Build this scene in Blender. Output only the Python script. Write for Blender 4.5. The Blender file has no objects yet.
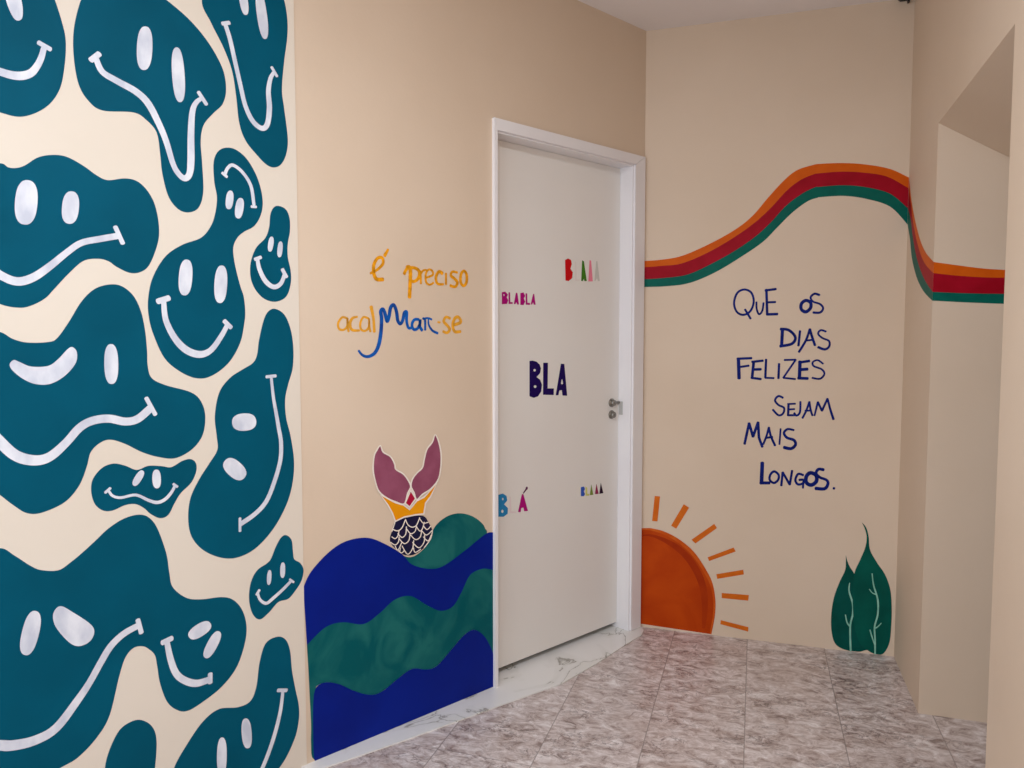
import bpy, bmesh, math
from mathutils import Vector
from mathutils.geometry import tessellate_polygon
C = bpy.context.scene.collection
sc = bpy.context.scene

# ------------------------------------------------------------------ camera, world, light, exposure
cam = bpy.data.cameras.new('camera'); cam.sensor_width = 36.0; cam.lens = 750/1024*36.0
cam.clip_start = .02
co = bpy.data.objects.new('camera', cam); C.objects.link(co)
co.location = (0, 0, 1.33); co.rotation_euler = (math.radians(90)-math.atan(46/750), 0, 0)
sc.camera = co
sc.view_settings.view_transform = 'Standard'; sc.view_settings.look = 'None'
sc.view_settings.gamma = 1; sc.view_settings.use_curve_mapping = False
sc.view_settings.exposure = 0.18
wd = bpy.data.worlds.new('sky'); sc.world = wd; wd.use_nodes = True
wd.node_tree.nodes['Background'].inputs[0].default_value = (.75, .87, 1, 1)
wd.node_tree.nodes['Background'].inputs[1].default_value = 1.0

# ------------------------------------------------------------------ the room in plan (metres)
def dirv(a): a = math.radians(a); return Vector((math.sin(a), math.cos(a)))
W = dirv(47.5); WN = Vector((W.y, -W.x))         # along the door wall, its normal into the room
EU = dirv(108); EV = dirv(18)                    # along the back wall, away from the room
P0 = Vector((.5912, 3.3890))                     # corner of door wall and back wall
R0 = P0 + 1.058*EU                               # corner of back wall and right wall
J0 = R0 - .50*EV                                 # far jamb of the opening
HC = 2.678
FRAMES = {'left': (P0, W, WN), 'back': (P0, EU, -EV), 'right': (R0, -EV, -EU),
          'jamb': (J0, EU, -EV), 'door': (P0-.065*WN, W, WN)}
def pt(fr, s, z, n=0.0):
    O, d, nn = FRAMES[fr]; p = O + d*s + nn*n
    return Vector((p.x, p.y, z))
SE = P0 - 5.4*W                                  # far end of the left wall, behind the camera
QE = R0 - 4.5*EV                                 # far end of the right wall, behind the camera

def area(name, loc, target, sx, sy, power, col):
    l = bpy.data.lights.new(name, 'AREA'); l.shape = 'RECTANGLE'; l.size = sx; l.size_y = sy
    l.energy = power; l.color = col
    o = bpy.data.objects.new(name, l); C.objects.link(o); o.location = loc
    d = Vector(target) - Vector(loc); o.rotation_euler = d.to_track_quat('-Z', 'Y').to_euler()
    return o
# daylight entering by the big window in the wall behind the camera
wc = (SE+QE)/2; wdir = (QE-SE).normalized(); wn = Vector((-wdir.y, wdir.x))
if wn.dot(P0-wc) < 0: wn = -wn
wl = wc + wn*.02 - wdir*.3
area('window_daylight', (wl.x, wl.y, 1.45), (wl.x+wn.x, wl.y+wn.y, 1.42), 2.6, 1.3, 30, (.80, .90, 1))
# ceiling panel lamp above the front of the viewer
lamp_at = Vector((-.05, .78))
area('ceiling_lamp_light', (lamp_at.x, lamp_at.y, HC-.06), (lamp_at.x, lamp_at.y, 0), .34, .34, 33, (.88, .94, 1))

# ------------------------------------------------------------------ materials
def newmat(name, col, rough=.55, spec=.5):
    m = bpy.data.materials.new(name); m.use_nodes = True
    b = m.node_tree.nodes['Principled BSDF']
    b.inputs['Base Color'].default_value = (*col, 1); b.inputs['Roughness'].default_value = rough
    b.inputs['Specular IOR Level'].default_value = spec
    return m, m.node_tree, b
def srgb(r, g, b):
    f = lambda c: (c/255/12.92) if c/255 <= .04045 else ((c/255+.055)/1.055)**2.4
    return (f(r), f(g), f(b))
def noise_mat(name, c1, c2, scale=6, rough=.55, spec=.4, stretch=(1, 1, 1), lo=.35, hi=.65, bump=0, bscale=120, detail=5, dist=0):
    m, nt, b = newmat(name, c1, rough, spec); N = nt.nodes; L = nt.links
    tc = N.new('ShaderNodeTexCoord'); mp = N.new('ShaderNodeMapping'); mp.inputs['Scale'].default_value = stretch
    L.new(tc.outputs['Object'], mp.inputs[0])
    n = N.new('ShaderNodeTexNoise'); n.inputs['Scale'].default_value = scale; n.inputs['Detail'].default_value = detail
    n.inputs['Distortion'].default_value = dist
    L.new(mp.outputs[0], n.inputs['Vector'])
    r = N.new('ShaderNodeValToRGB'); r.color_ramp.elements[0].position = lo; r.color_ramp.elements[1].position = hi
    r.color_ramp.elements[0].color = (*c1, 1); r.color_ramp.elements[1].color = (*c2, 1)
    L.new(n.outputs['Fac'], r.inputs[0]); L.new(r.outputs[0], b.inputs['Base Color'])
    if bump:
        n2 = N.new('ShaderNodeTexNoise'); n2.inputs['Scale'].default_value = bscale; L.new(tc.outputs['Object'], n2.inputs['Vector'])
        bp = N.new('ShaderNodeBump'); bp.inputs['Strength'].default_value = bump; bp.inputs['Distance'].default_value = .002
        L.new(n2.outputs['Fac'], bp.inputs['Height']); L.new(bp.outputs[0], b.inputs['Normal'])
    return m
MAT = {}
MAT['wall'] = noise_mat('wall_cream', srgb(215, 193, 170), srgb(220, 199, 177), 1.5, .6, .25, bump=.15, bscale=60)
MAT['wall_cream'] = noise_mat('wall_cream_lit', srgb(221, 209, 194), srgb(225, 214, 200), 1.5, .6, .25, bump=.15, bscale=60)  # nearly the same wall paint, its closer light put into a paler colour
MAT['ceiling'] = noise_mat('ceiling_white', srgb(236, 228, 226), srgb(240, 233, 231), 2, .8, .2)
def paint(k, a, b=None, sc_=14, **kw):
    kw.setdefault('rough', .5); kw.setdefault('spec', .09)
    MAT[k] = noise_mat(k, srgb(*a), srgb(*(b or a)), sc_, **kw)
paint('mural_teal', (0, 76, 98), (0, 82, 106), 5, spec=.06, rough=.6)
paint('mural_white', (196, 200, 214), (226, 228, 236), 26, stretch=(1, 1, .5))
paint('mural_cream_line', (236, 222, 210), (244, 234, 224), 30)
paint('sea_blue', (0, 24, 122), (0, 30, 136), 4, spec=.12)
paint('sea_green', (0, 86, 92), (30, 106, 104), 5, dist=1.6, lo=.4, hi=.62)
paint('scale_navy', (24, 28, 60), (38, 28, 62), 30)
paint('band_orange', (236, 150, 8), (240, 160, 20))
paint('fin_plum', (140, 72, 96), (152, 84, 108), 20)
paint('diamond_red', (176, 22, 60))
paint('letter_orange', (196, 130, 20), (244, 164, 24), 60)
paint('letter_amber', (210, 150, 56), (238, 168, 44), 60)
paint('letter_blue', (22, 66, 140), (16, 100, 190), 25)
paint('letter_navy', (6, 20, 96), (10, 30, 116), 30)
paint('sun_orange', (176, 58, 4), (190, 70, 8), 6, dist=.8)
paint('sun_deep', (158, 46, 5), (172, 56, 6), 8, dist=.8)
paint('sun_rim', (196, 76, 14), (206, 96, 30), 18)
paint('ray_orange', (204, 98, 22), (212, 108, 30), 20)
paint('leaf_dark', (0, 70, 62), (2, 80, 72), 12)
paint('leaf_green', (0, 76, 66), (2, 88, 76), 12)
paint('vein_pale', (120, 180, 160), (150, 204, 184), 30)
paint('stripe_orange', (204, 86, 8), (212, 96, 14), 14)
paint('stripe_red', (150, 4, 26), (162, 8, 34), 14)
paint('stripe_green', (0, 90, 78), (2, 98, 84), 14)
for k, c in dict(letter_purple=(28, 6, 84), letter_magenta=(176, 14, 122), letter_red=(206, 16, 22), letter_pale=(233, 225, 220),
                 letter_green=(66, 124, 30), letter_pink=(240, 136, 158), letter_grey=(208, 206, 199), letter_sky=(44, 134, 190),
                 letter_blush=(234, 220, 220), letter_plum=(96, 36, 80), letter_royal=(54, 90, 190), letter_yellow=(214, 212, 120),
                 letter_olive=(126, 146, 60), letter_maroon=(150, 40, 84), letter_black=(44, 16, 44)).items():
    paint(k, c)
MAT['door_white'] = noise_mat('door_lacquer', srgb(236, 231, 226), srgb(238, 234, 229), 2, .5, .3)
MAT['frame_white'] = noise_mat('frame_lacquer', srgb(236, 232, 234), srgb(240, 237, 238), 3, .4, .5)
MAT['steel'] = newmat('brushed_steel', (.28, .27, .25), .35)[0]; MAT['steel'].node_tree.nodes['Principled BSDF'].inputs['Metallic'].default_value = .9
MAT['steel_light'] = newmat('satin_plate', (.5, .49, .47), .45)[0]
MAT['steel_dark'] = newmat('keyhole_dark', (.03, .03, .03), .5)[0]
MAT['black'] = newmat('black_plastic', (.012, .011, .011), .5)[0]
MAT['dark_gap'] = newmat('door_gap_shade', (.03, .03, .028), .8)[0]  # near-black colour for the shade in the gaps around the leaf

def marble():
    m, nt, b = newmat('white_marble', (1, 1, 1), .22, .5); N = nt.nodes; L = nt.links
    tc = N.new('ShaderNodeTexCoord')
    n = N.new('ShaderNodeTexNoise'); n.inputs['Scale'].default_value = 2.6; n.inputs['Detail'].default_value = 6; n.inputs['Distortion'].default_value = 1.2
    L.new(tc.outputs['Object'], n.inputs['Vector'])
    r = N.new('ShaderNodeValToRGB'); e = r.color_ramp.elements
    e[0].position = .44; e[0].color = (*srgb(224, 222, 218), 1); e[1].position = .56; e[1].color = (*srgb(228, 226, 224), 1)
    x = e.new(.492); x.color = (*srgb(222, 220, 216), 1); x = e.new(.5); x.color = (*srgb(150, 146, 138), 1); x = e.new(.507); x.color = (*srgb(220, 218, 215), 1)
    L.new(n.outputs['Fac'], r.inputs[0]); L.new(r.outputs[0], b.inputs['Base Color'])
    return m
MAT['marble'] = marble()

def tile():
    """glazed stone-print tiles .315 x .575 m laid square to the back wall, object axes = along wall, away"""
    m, nt, b = newmat('stone_print_tile', (1, 1, 1), .3, .5); N = nt.nodes; L = nt.links
    tc = N.new('ShaderNodeTexCoord'); sep = N.new('ShaderNodeSeparateXYZ'); L.new(tc.outputs['Object'], sep.inputs[0])
    def math_(op, a, v=None, c=None):
        n = N.new('ShaderNodeMath'); n.operation = op
        for i, q in enumerate((a, v, c)):
            if q is None: continue
            if isinstance(q, (int, float)): n.inputs[i].default_value = q
            else: L.new(q, n.inputs[i])
        return n.outputs[0]
    def grout(axis, off, size, half):
        a = math_('SUBTRACT', axis, off); a = math_('DIVIDE', a, size); fl = math_('FLOOR', a); fr = math_('FRACT', a)
        d = math_('MINIMUM', fr, math_('SUBTRACT', 1, fr)); d = math_('MULTIPLY', d, size)
        mr = N.new('ShaderNodeMapRange'); mr.inputs['From Min'].default_value = half*.5; mr.inputs['From Max'].default_value = half*1.5
        mr.inputs['To Min'].default_value = 1; mr.inputs['To Max'].default_value = 0; L.new(d, mr.inputs[0])
        return mr.outputs[0], fl
    gx, ix = grout(sep.outputs['X'], .158, .315, .0016); gy, iy = grout(sep.outputs['Y'], -.09, .575, .0011)
    g = math_('MAXIMUM', gx, math_('MULTIPLY', gy, .8))
    comb = N.new('ShaderNodeCombineXYZ'); L.new(ix, comb.inputs[0]); L.new(iy, comb.inputs[1])
    wn_ = N.new('ShaderNodeTexWhiteNoise'); L.new(comb.outputs[0], wn_.inputs[0])
    sh = N.new('ShaderNodeVectorMath'); sh.operation = 'MULTIPLY_ADD'; L.new(wn_.outputs['Color'], sh.inputs[0]); sh.inputs[1].default_value = (3, 3, 3)
    rot = N.new('ShaderNodeMapping'); rot.inputs['Rotation'].default_value = (0, 0, math.radians(-14)); rot.inputs['Scale'].default_value = (1, 1.55, 1)
    L.new(tc.outputs['Object'], rot.inputs[0]); L.new(rot.outputs[0], sh.inputs[2])
    def noise(scale, det, dist, rough=.6):
        n = N.new('ShaderNodeTexNoise'); n.inputs['Scale'].default_value = scale; n.inputs['Detail'].default_value = det
        n.inputs['Distortion'].default_value = dist; n.inputs['Roughness'].default_value = rough; L.new(sh.outputs[0], n.inputs['Vector']); return n.outputs['Fac']
    r = N.new('ShaderNodeValToRGB'); e = r.color_ramp.elements
    e[0].position = .36; e[0].color = (*srgb(124, 104, 100), 1); e[1].position = .66; e[1].color = (*srgb(240, 234, 234), 1)
    x = e.new(.45); x.color = (*srgb(182, 165, 160), 1); x = e.new(.54); x.color = (*srgb(212, 200, 198), 1)
    L.new(noise(17, 12, .7, .78), r.inputs[0])
    # thin dark veins
    v = math_('ABSOLUTE', math_('SUBTRACT', noise(13, 6, 1.6, .62), .5))
    vr = N.new('ShaderNodeMapRange'); vr.inputs['From Min'].default_value = .0; vr.inputs['From Max'].default_value = .034; vr.inputs['To Min'].default_value = .8; vr.inputs['To Max'].default_value = 0
    L.new(v, vr.inputs[0])
    msk = N.new('ShaderNodeMapRange'); msk.inputs['From Min'].default_value = .48; msk.inputs['From Max'].default_value = .62; L.new(noise(6, 3, .4), msk.inputs[0])
    mx = N.new('ShaderNodeMix'); mx.data_type = 'RGBA'; L.new(math_('MULTIPLY', vr.outputs[0], msk.outputs[0]), mx.inputs[0])
    L.new(r.outputs[0], mx.inputs[6]); mx.inputs[7].default_value = (*srgb(84, 66, 64), 1)
    # pale brown blushes
    m3 = N.new('ShaderNodeMix'); m3.data_type = 'RGBA'; mm = N.new('ShaderNodeMapRange'); mm.inputs['From Min'].default_value = .5; mm.inputs['From Max'].default_value = .7; mm.inputs['To Max'].default_value = .35
    L.new(noise(3.3, 4, 1.0), mm.inputs[0]); L.new(mm.outputs[0], m3.inputs[0]); L.new(mx.outputs[2], m3.inputs[6]); m3.inputs[7].default_value = (*srgb(170, 146, 134), 1)
    m2 = N.new('ShaderNodeMix'); m2.data_type = 'RGBA'; L.new(math_('MULTIPLY', g, .8), m2.inputs[0]); L.new(m3.outputs[2], m2.inputs[6]); m2.inputs[7].default_value = (*srgb(136, 124, 120), 1)
    L.new(m2.outputs[2], b.inputs['Base Color'])
    bp = N.new('ShaderNodeBump'); bp.inputs['Strength'].default_value = .3; bp.inputs['Distance'].default_value = .001; bp.invert = True
    L.new(g, bp.inputs['Height']); L.new(bp.outputs[0], b.inputs['Normal'])
    return m
MAT['tile'] = tile()

# ------------------------------------------------------------------ mesh helpers
def obj(name, bm, mat, parent=None, kind=None, smooth=False):
    me = bpy.data.meshes.new(name); bmesh.ops.recalc_face_normals(bm, faces=bm.faces) if smooth is not None else None
    bm.to_mesh(me); bm.free(); me.materials.append(MAT[mat])
    if smooth: 
        for p in me.polygons: p.use_smooth = True
    o = bpy.data.objects.new(name, me); C.objects.link(o); o.parent = parent
    if kind: o['kind'] = kind
    return o
def prism(bm, pts, z0, z1):
    lo = [bm.verts.new((p[0], p[1], z0)) for p in pts]; hi = [bm.verts.new((p[0], p[1], z1)) for p in pts]
    n = len(pts); bm.faces.new(lo[::-1]); bm.faces.new(hi)
    for i in range(n): bm.faces.new((lo[i], lo[(i+1) % n], hi[(i+1) % n], hi[i]))
def box(bm, fr, s0, s1, n0, n1, z0, z1):
    prism(bm, [pt(fr, s0, 0, n0), pt(fr, s1, 0, n0), pt(fr, s1, 0, n1), pt(fr, s0, 0, n1)], z0, z1)
def empty(name, loc, label=None, cat=None, group=None):
    o = bpy.data.objects.new(name, None); o.empty_display_size = .1; C.objects.link(o); o.location = loc
    if label: o['label'] = label
    if cat: o['category'] = cat
    if group: o['group'] = group
    bpy.context.view_layer.update()
    return o
def adopt(o, par):
    """parent o to par keeping its place (par has only a location)"""
    o.parent = par; o.location = o.location - par.location

# ------------------------------------------------------------------ room shell
T = .15
DS0, DS1, DZ = -.885, -.088, 2.081        # door opening
bm = bmesh.new()
box(bm, 'left', -1.67, DS0, -T, 0, 0, HC); box(bm, 'left', DS0, DS1, -T, 0, DZ, HC); box(bm, 'left', DS1, .0, -T, 0, 0, HC)
obj('wall_door_side', bm, 'wall', kind='structure')
bm = bmesh.new(); box(bm, 'left', -5.4, -1.67, -T, 0.0015, 0, HC)
obj('wall_left', bm, 'wall_cream', kind='structure')
bm = bmesh.new(); box(bm, 'back', -.12, 1.058, -T, 0, 0, HC)
obj('wall_back', bm, 'wall', kind='structure')
# right wall: short return, lintel over the opening, long near run
OZ = 2.06; NJ = 1.287
bm = bmesh.new(); 
prism(bm, [R0, R0-.5*EV, R0-.5*EV+1.6*EU, R0+.0*EV+1.6*EU, ], 0, HC)
obj('wall_right_return', bm, 'wall', kind='structure')
bm = bmesh.new(); a = R0-NJ*EV; b = QE
prism(bm, [a, b, b+.16*EU, a+.16*EU], 0, HC)
# lintel with an underside sloping down into the passage
lo = [J0, a, a+1.3*EU, J0+1.3*EU]; zl = [OZ-.004, OZ+.018, OZ-.78, OZ-.80]
vl = [bm.verts.new((p.x, p.y, z)) for p, z in zip(lo, zl)]; vh = [bm.verts.new((p.x, p.y, HC)) for p in lo]
bm.faces.new(vl); bm.faces.new(vh)
for i in range(4): bm.faces.new((vl[i], vl[(i+1) % 4], vh[(i+1) % 4], vh[i]))
obj('wall_right', bm, 'wall', kind='structure')
# passage beyond the opening
bm = bmesh.new(); p1 = J0+1.3*EU; p2 = a+1.3*EU
prism(bm, [p1+.1*EV, p2-.1*EV, p2-.1*EV+.1*EU, p1+.1*EV+.1*EU], 0, HC)
prism(bm, [a+.16*EU-.1*EV, p2-.1*EV, p2, a+.16*EU], 0, HC)
obj('wall_passage', bm, 'wall', kind='structure')
# wall behind the camera with a window opening
bm = bmesh.new()
L_ = (QE-SE).length
def seg(bm, t0, t1, z0, z1):
    A = SE+wdir*t0; B = SE+wdir*t1
    prism(bm, [A, B, B-wn*T, A-wn*T], z0, z1)
wc0 = (wl-SE).dot(wdir)
seg(bm, 0, wc0-1.45, 0, HC); seg(bm, wc0+1.45, L_, 0, HC); seg(bm, wc0-1.45, wc0+1.45, 0, .75); seg(bm, wc0-1.45, wc0+1.45, 2.35, HC)
obj('wall_rear', bm, 'wall', kind='structure')
# floor (own axes square to the tiles) and ceiling
def plane_obj(name, mat, z0, z1, poly):
    bm = bmesh.new()
    loc = []
    for p in poly:
        d = p-P0; loc.append((d.dot(EU), d.dot(EV)))
    prism(bm, loc, z0, z1)
    o = obj(name, bm, mat, kind='structure')
    o.location = (P0.x, P0.y, 0); o.rotation_euler = (0, 0, math.atan2(EU.y, EU.x))
    return o
poly = [P0-.2*EU+.15*EV, R0+1.5*EU+.15*EV, QE+1.5*EU-.2*EV, SE-.2*W-.2*EV, SE-.2*WN-.3*W, P0-.3*WN]
plane_obj('floor', 'tile', -.1, 0, poly)
plane_obj('ceiling', 'ceiling', HC, HC+.1, poly)
# marble sill strip along the door wall and under the door
bm = bmesh.new()
st = [(-1.69, 0), (-1.66, .05), (-1.38, .086), (-.97, .126), (-.69, .158), (-.45, .13), (-.23, .092), (-.08, .072), (-.03, .045), (-.005, .01), (DS1, 0), (DS1, -.14), (DS0, -.14), (DS0, 0)]
prism(bm, [pt('left', s, 0, n) for s, n in st], .0, .004)
obj('trim_1', bm, 'marble', kind='structure')

# ------------------------------------------------------------------ door
door = empty('door_1', pt('left', -.48, 0, -.03)); door['kind'] = 'structure'
def dpart(name, bm, mat, par=None):
    o = obj(name, bm, mat); adopt(o, door) if par is None else None
    if par is not None: o.parent = par
    return o
def bev(bm, w=.002):
    bmesh.ops.bevel(bm, geom=[e for e in bm.edges], offset=w, segments=2, affect='EDGES', clamp_overlap=True)
bm = bmesh.new(); box(bm, 'left', DS0+.012, DS1-.003, -.105, -.065, .028, DZ-.003)
dpart('door_leaf', bm, 'door_white')
def mitred(bm, pts, n0, n1):
    a = [bm.verts.new(pt('left', s, z, n0)) for s, z in pts]; b = [bm.verts.new(pt('left', s, z, n1)) for s, z in pts]
    k = len(pts); bm.faces.new(a[::-1]); bm.faces.new(b)
    for i in range(k): bm.faces.new((a[i], a[(i+1) % k], b[(i+1) % k], b[i]))
OS0, OS1, OZT = -.900, -.014, 2.128
bm = bmesh.new(); mitred(bm, [(OS0, 0.004), (DS0, .004), (DS0, DZ+.004), (OS0, OZT-.001)], 0, .014); dpart('door_casing', bm, 'frame_white')
bm = bmesh.new(); mitred(bm, [(OS1, 0.006), (DS1+.005, .006), (DS1+.005, DZ+.0035), (OS1, OZT-.0015)], 0, .014); dpart('door_casing', bm, 'frame_white')
bm = bmesh.new(); mitred(bm, [(OS0, OZT), (OS1, OZT), (DS1+.005, DZ+.005), (DS0, DZ+.005)], 0, .014); dpart('door_casing', bm, 'frame_white')
# lining of the reveal, then the shade sheet behind the leaf
bm = bmesh.new(); box(bm, 'left', DS0-.01, DS0+.0005, -.14, .004, .004, DZ); dpart('door_jamb', bm, 'frame_white')
bm = bmesh.new(); box(bm, 'left', DS1-.002, DS1+.02, -.14, .004, .004, DZ); dpart('door_jamb', bm, 'frame_white')
bm = bmesh.new(); box(bm, 'left', DS0+.01, DS1, -.14, .004, DZ-.002, DZ+.02); dpart('door_head', bm, 'frame_white')
bm = bmesh.new(); box(bm, 'left', DS0, DS1, -.16, -.105, 0.004, DZ); dpart('door_gap_shade_sheet', bm, 'dark_gap')  # dark sheet added behind the leaf, painting in the shade of the gap
def lathe(bm, fr, s, z, prof, seg=28):
    """profile of (radius, distance from the plane) turned about the plane's normal"""
    rings = []
    for r, n in prof:
        rings.append([bm.verts.new(pt(fr, s+r*math.cos(2*math.pi*i/seg), z+r*math.sin(2*math.pi*i/seg), n)) for i in range(seg)])
    for a, b in zip(rings, rings[1:]):
        for i in range(seg): bm.faces.new((a[i], a[(i+1) % seg], b[(i+1) % seg], b[i]))
    bm.faces.new(rings[-1]); bm.faces.new(rings[0][::-1])
for zz in (1.041, .988):
    bm = bmesh.new(); lathe(bm, 'door', DS1-.051, zz, [(.0175, -.001), (.0195, .0), (.0195, .004), (.016, .007), (.0135, .0075), (.0135, .016), (.012, .019), (.004, .0195)])
    k = dpart('lock_cylinder', bm, 'steel')
    bm = bmesh.new(); box(bm, 'door', DS1-.0522, DS1-.0498, .0190, .0203, zz-.006, zz+.006)
    h = obj('keyhole', bm, 'steel_dark'); h.parent = k
bm = bmesh.new(); box(bm, 'left', DS1-.0035, DS1-.0015, -.062, -.040, .985, 1.045); bev(bm, .0006); dpart('strike_plate', bm, 'steel_light')
bm = bmesh.new(); box(bm, 'left', DS1-.034, DS1-.002, -.064, -.056, 1.036, 1.046); bev(bm, .001); dpart('latch_bolt', bm, 'steel')

# ------------------------------------------------------------------ small black thing at the ceiling corner
bl = bmesh.new(); prism(bl, [R0-.06*EU-.0*EV, R0-.02*EU-.0*EV, R0-.02*EU-.05*EV, R0-.06*EU-.05*EV], HC-.012, HC)
bev(bl, .005)
hk = empty('ceiling_bracket', (R0.x, R0.y, HC), 'small black bracket fixed in the ceiling corner of the back wall', 'bracket')
o = obj('bracket_body', bl, 'black'); adopt(o, hk)
bl = bmesh.new(); prism(bl, [R0-.03*EU-.015*EV, R0-.022*EU-.015*EV, R0-.022*EU-.035*EV, R0-.03*EU-.035*EV], HC-.026, HC-.01)
o = obj('bracket_stub', bl, 'black'); adopt(o, hk)

# ------------------------------------------------------------------ ceiling lamp (out of frame, lights the room)
lp = empty('ceiling_lamp', (lamp_at.x, lamp_at.y, HC), 'square white panel lamp on the ceiling between the smiling faces and the wall opening', 'lamp')
bl = bmesh.new(); prism(bl, [(-.2, -.2), (.2, -.2), (.2, .2), (-.2, .2)], -.05, 0); bev(bl, .006)
o = obj('lamp_body', bl, 'frame_white'); o.parent = lp

# ------------------------------------------------------------------ paint on the walls, as metre coordinates along each wall and height
LY = .0004
def cr(pts, k, closed):
    """Catmull-Rom through tuples of any size"""
    n = len(pts); out = []
    rng = range(n) if closed else range(n-1)
    for i in rng:
        if closed: a, b, c, d = pts[i-1], pts[i], pts[(i+1) % n], pts[(i+2) % n]
        else: a, b, c, d = pts[max(i-1, 0)], pts[i], pts[i+1], pts[min(i+2, n-1)]
        if b == c: continue
        for j in range(k):
            t = j/k
            out.append(tuple(.5*((2*q) + (r-p)*t + (2*p-5*q+4*r-s)*t*t + (3*q-p-3*r+s)*t**3) for p, q, r, s in zip(a, b, c, d)))
    if not closed: out.append(tuple(pts[-1]))
    return out
def span(c, a, b):
    """the stretch of curve c (points running along the wall) from a to b"""
    def at(x):
        for p, q in zip(c, c[1:]):
            if p[0] <= x <= q[0] and q[0] > p[0]:
                return (x, p[1]+(q[1]-p[1])*(x-p[0])/(q[0]-p[0]))
        return (x, c[0][1] if x < c[0][0] else c[-1][1])
    b = min(b, c[-1][0])
    return [at(a)]+[p for p in c if a+1e-4 < p[0] < b-1e-4]+[at(b)]
def clean(l):
    o = []
    for p in l:
        if not o or abs(p[0]-o[-1][0])+abs(p[1]-o[-1][1]) > 1e-5: o.append(p)
    if len(o) > 2 and abs(o[0][0]-o[-1][0])+abs(o[0][1]-o[-1][1]) < 1e-5: o.pop()
    return o
def film(bm, fr, loops, n, base):
    """a film of paint: a face at distance n from the wall, edges down to the distance base"""
    loops = [clean(l) for l in loops]
    tri = tessellate_polygon([[Vector((p[0], p[1], 0)) for p in l] for l in loops])
    flat = [p for l in loops for p in l]
    vs = [bm.verts.new(pt(fr, p[0], p[1], n)) for p in flat]
    nn = FRAMES[fr][2]; nv = Vector((nn.x, nn.y, 0))
    for t in tri:
        if len(set(t)) < 3: continue
        try: f = bm.faces.new([vs[i] for i in t])
        except ValueError: continue
        f.normal_update()
        if f.normal.dot(nv) < 0: f.normal_flip()
    i0 = 0
    for l in loops:
        k = len(l); lo = [bm.verts.new(pt(fr, p[0], p[1], base)) for p in l]
        for i in range(k):
            f = bm.faces.new((vs[i0+i], vs[i0+(i+1) % k], lo[(i+1) % k], lo[i]))
        i0 += k
def stroke(bm, fr, row, smooth, closed, n):
    P = cr(row, 7 if len(row) < 8 else 5, closed) if smooth else list(row)
    m = len(P); nn = FRAMES[fr][2]; nv = Vector((nn.x, nn.y, 0)); L = []; Rr = []; nrm = []
    for i, p in enumerate(P):
        a = P[i-1] if (closed or i) else p; b = P[(i+1) % m] if (closed or i < m-1) else p
        dx, dy = b[0]-a[0], b[1]-a[1]
        if not smooth and not (i == 0 or i == m-1) or (closed and not smooth):
            u1 = (p[0]-a[0], p[1]-a[1]); u2 = (b[0]-p[0], b[1]-p[1])
            l1 = math.hypot(*u1) or 1; l2 = math.hypot(*u2) or 1
            dx = u1[0]/l1+u2[0]/l2; dy = u1[1]/l1+u2[1]/l2
            ll = math.hypot(dx, dy) or 1; k = 1/max(.55, (dx*u2[0]+dy*u2[1])/ll/l2)
        else: k = 1
        l = math.hypot(dx, dy) or 1; h = p[2]/2*k
        L.append((p[0]-dy/l*h, p[1]+dx/l*h)); Rr.append((p[0]+dy/l*h, p[1]-dx/l*h)); nrm.append((dx/l, dy/l))
    vl = [bm.verts.new(pt(fr, q[0], max(q[1], .001), n)) for q in L]; vr = [bm.verts.new(pt(fr, q[0], max(q[1], .001), n)) for q in Rr]
    def face(v):
        f = bm.faces.new(v); f.normal_update()
        if f.normal.dot(nv) < 0: f.normal_flip()
    for i in range(m if closed else m-1):
        j = (i+1) % m; face((vl[i], vl[j], vr[j], vr[i]))
    if not closed:
        for e, sgn in ((0, -1), (m-1, 1)):
            p = P[e]; d = (nrm[e][0]*sgn, nrm[e][1]*sgn); r = p[2]/2; side = (-nrm[e][1], nrm[e][0])
            arc = []
            for j in range(1, 6):
                t = math.pi*j/6; arc.append(bm.verts.new(pt(fr, p[0]+side[0]*r*math.cos(t)+d[0]*r*math.sin(t)*.6, max(p[1]+side[1]*r*math.cos(t)+d[1]*r*math.sin(t)*.6, .001), n)))
            face([vl[e]]+arc+[vr[e]])
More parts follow.
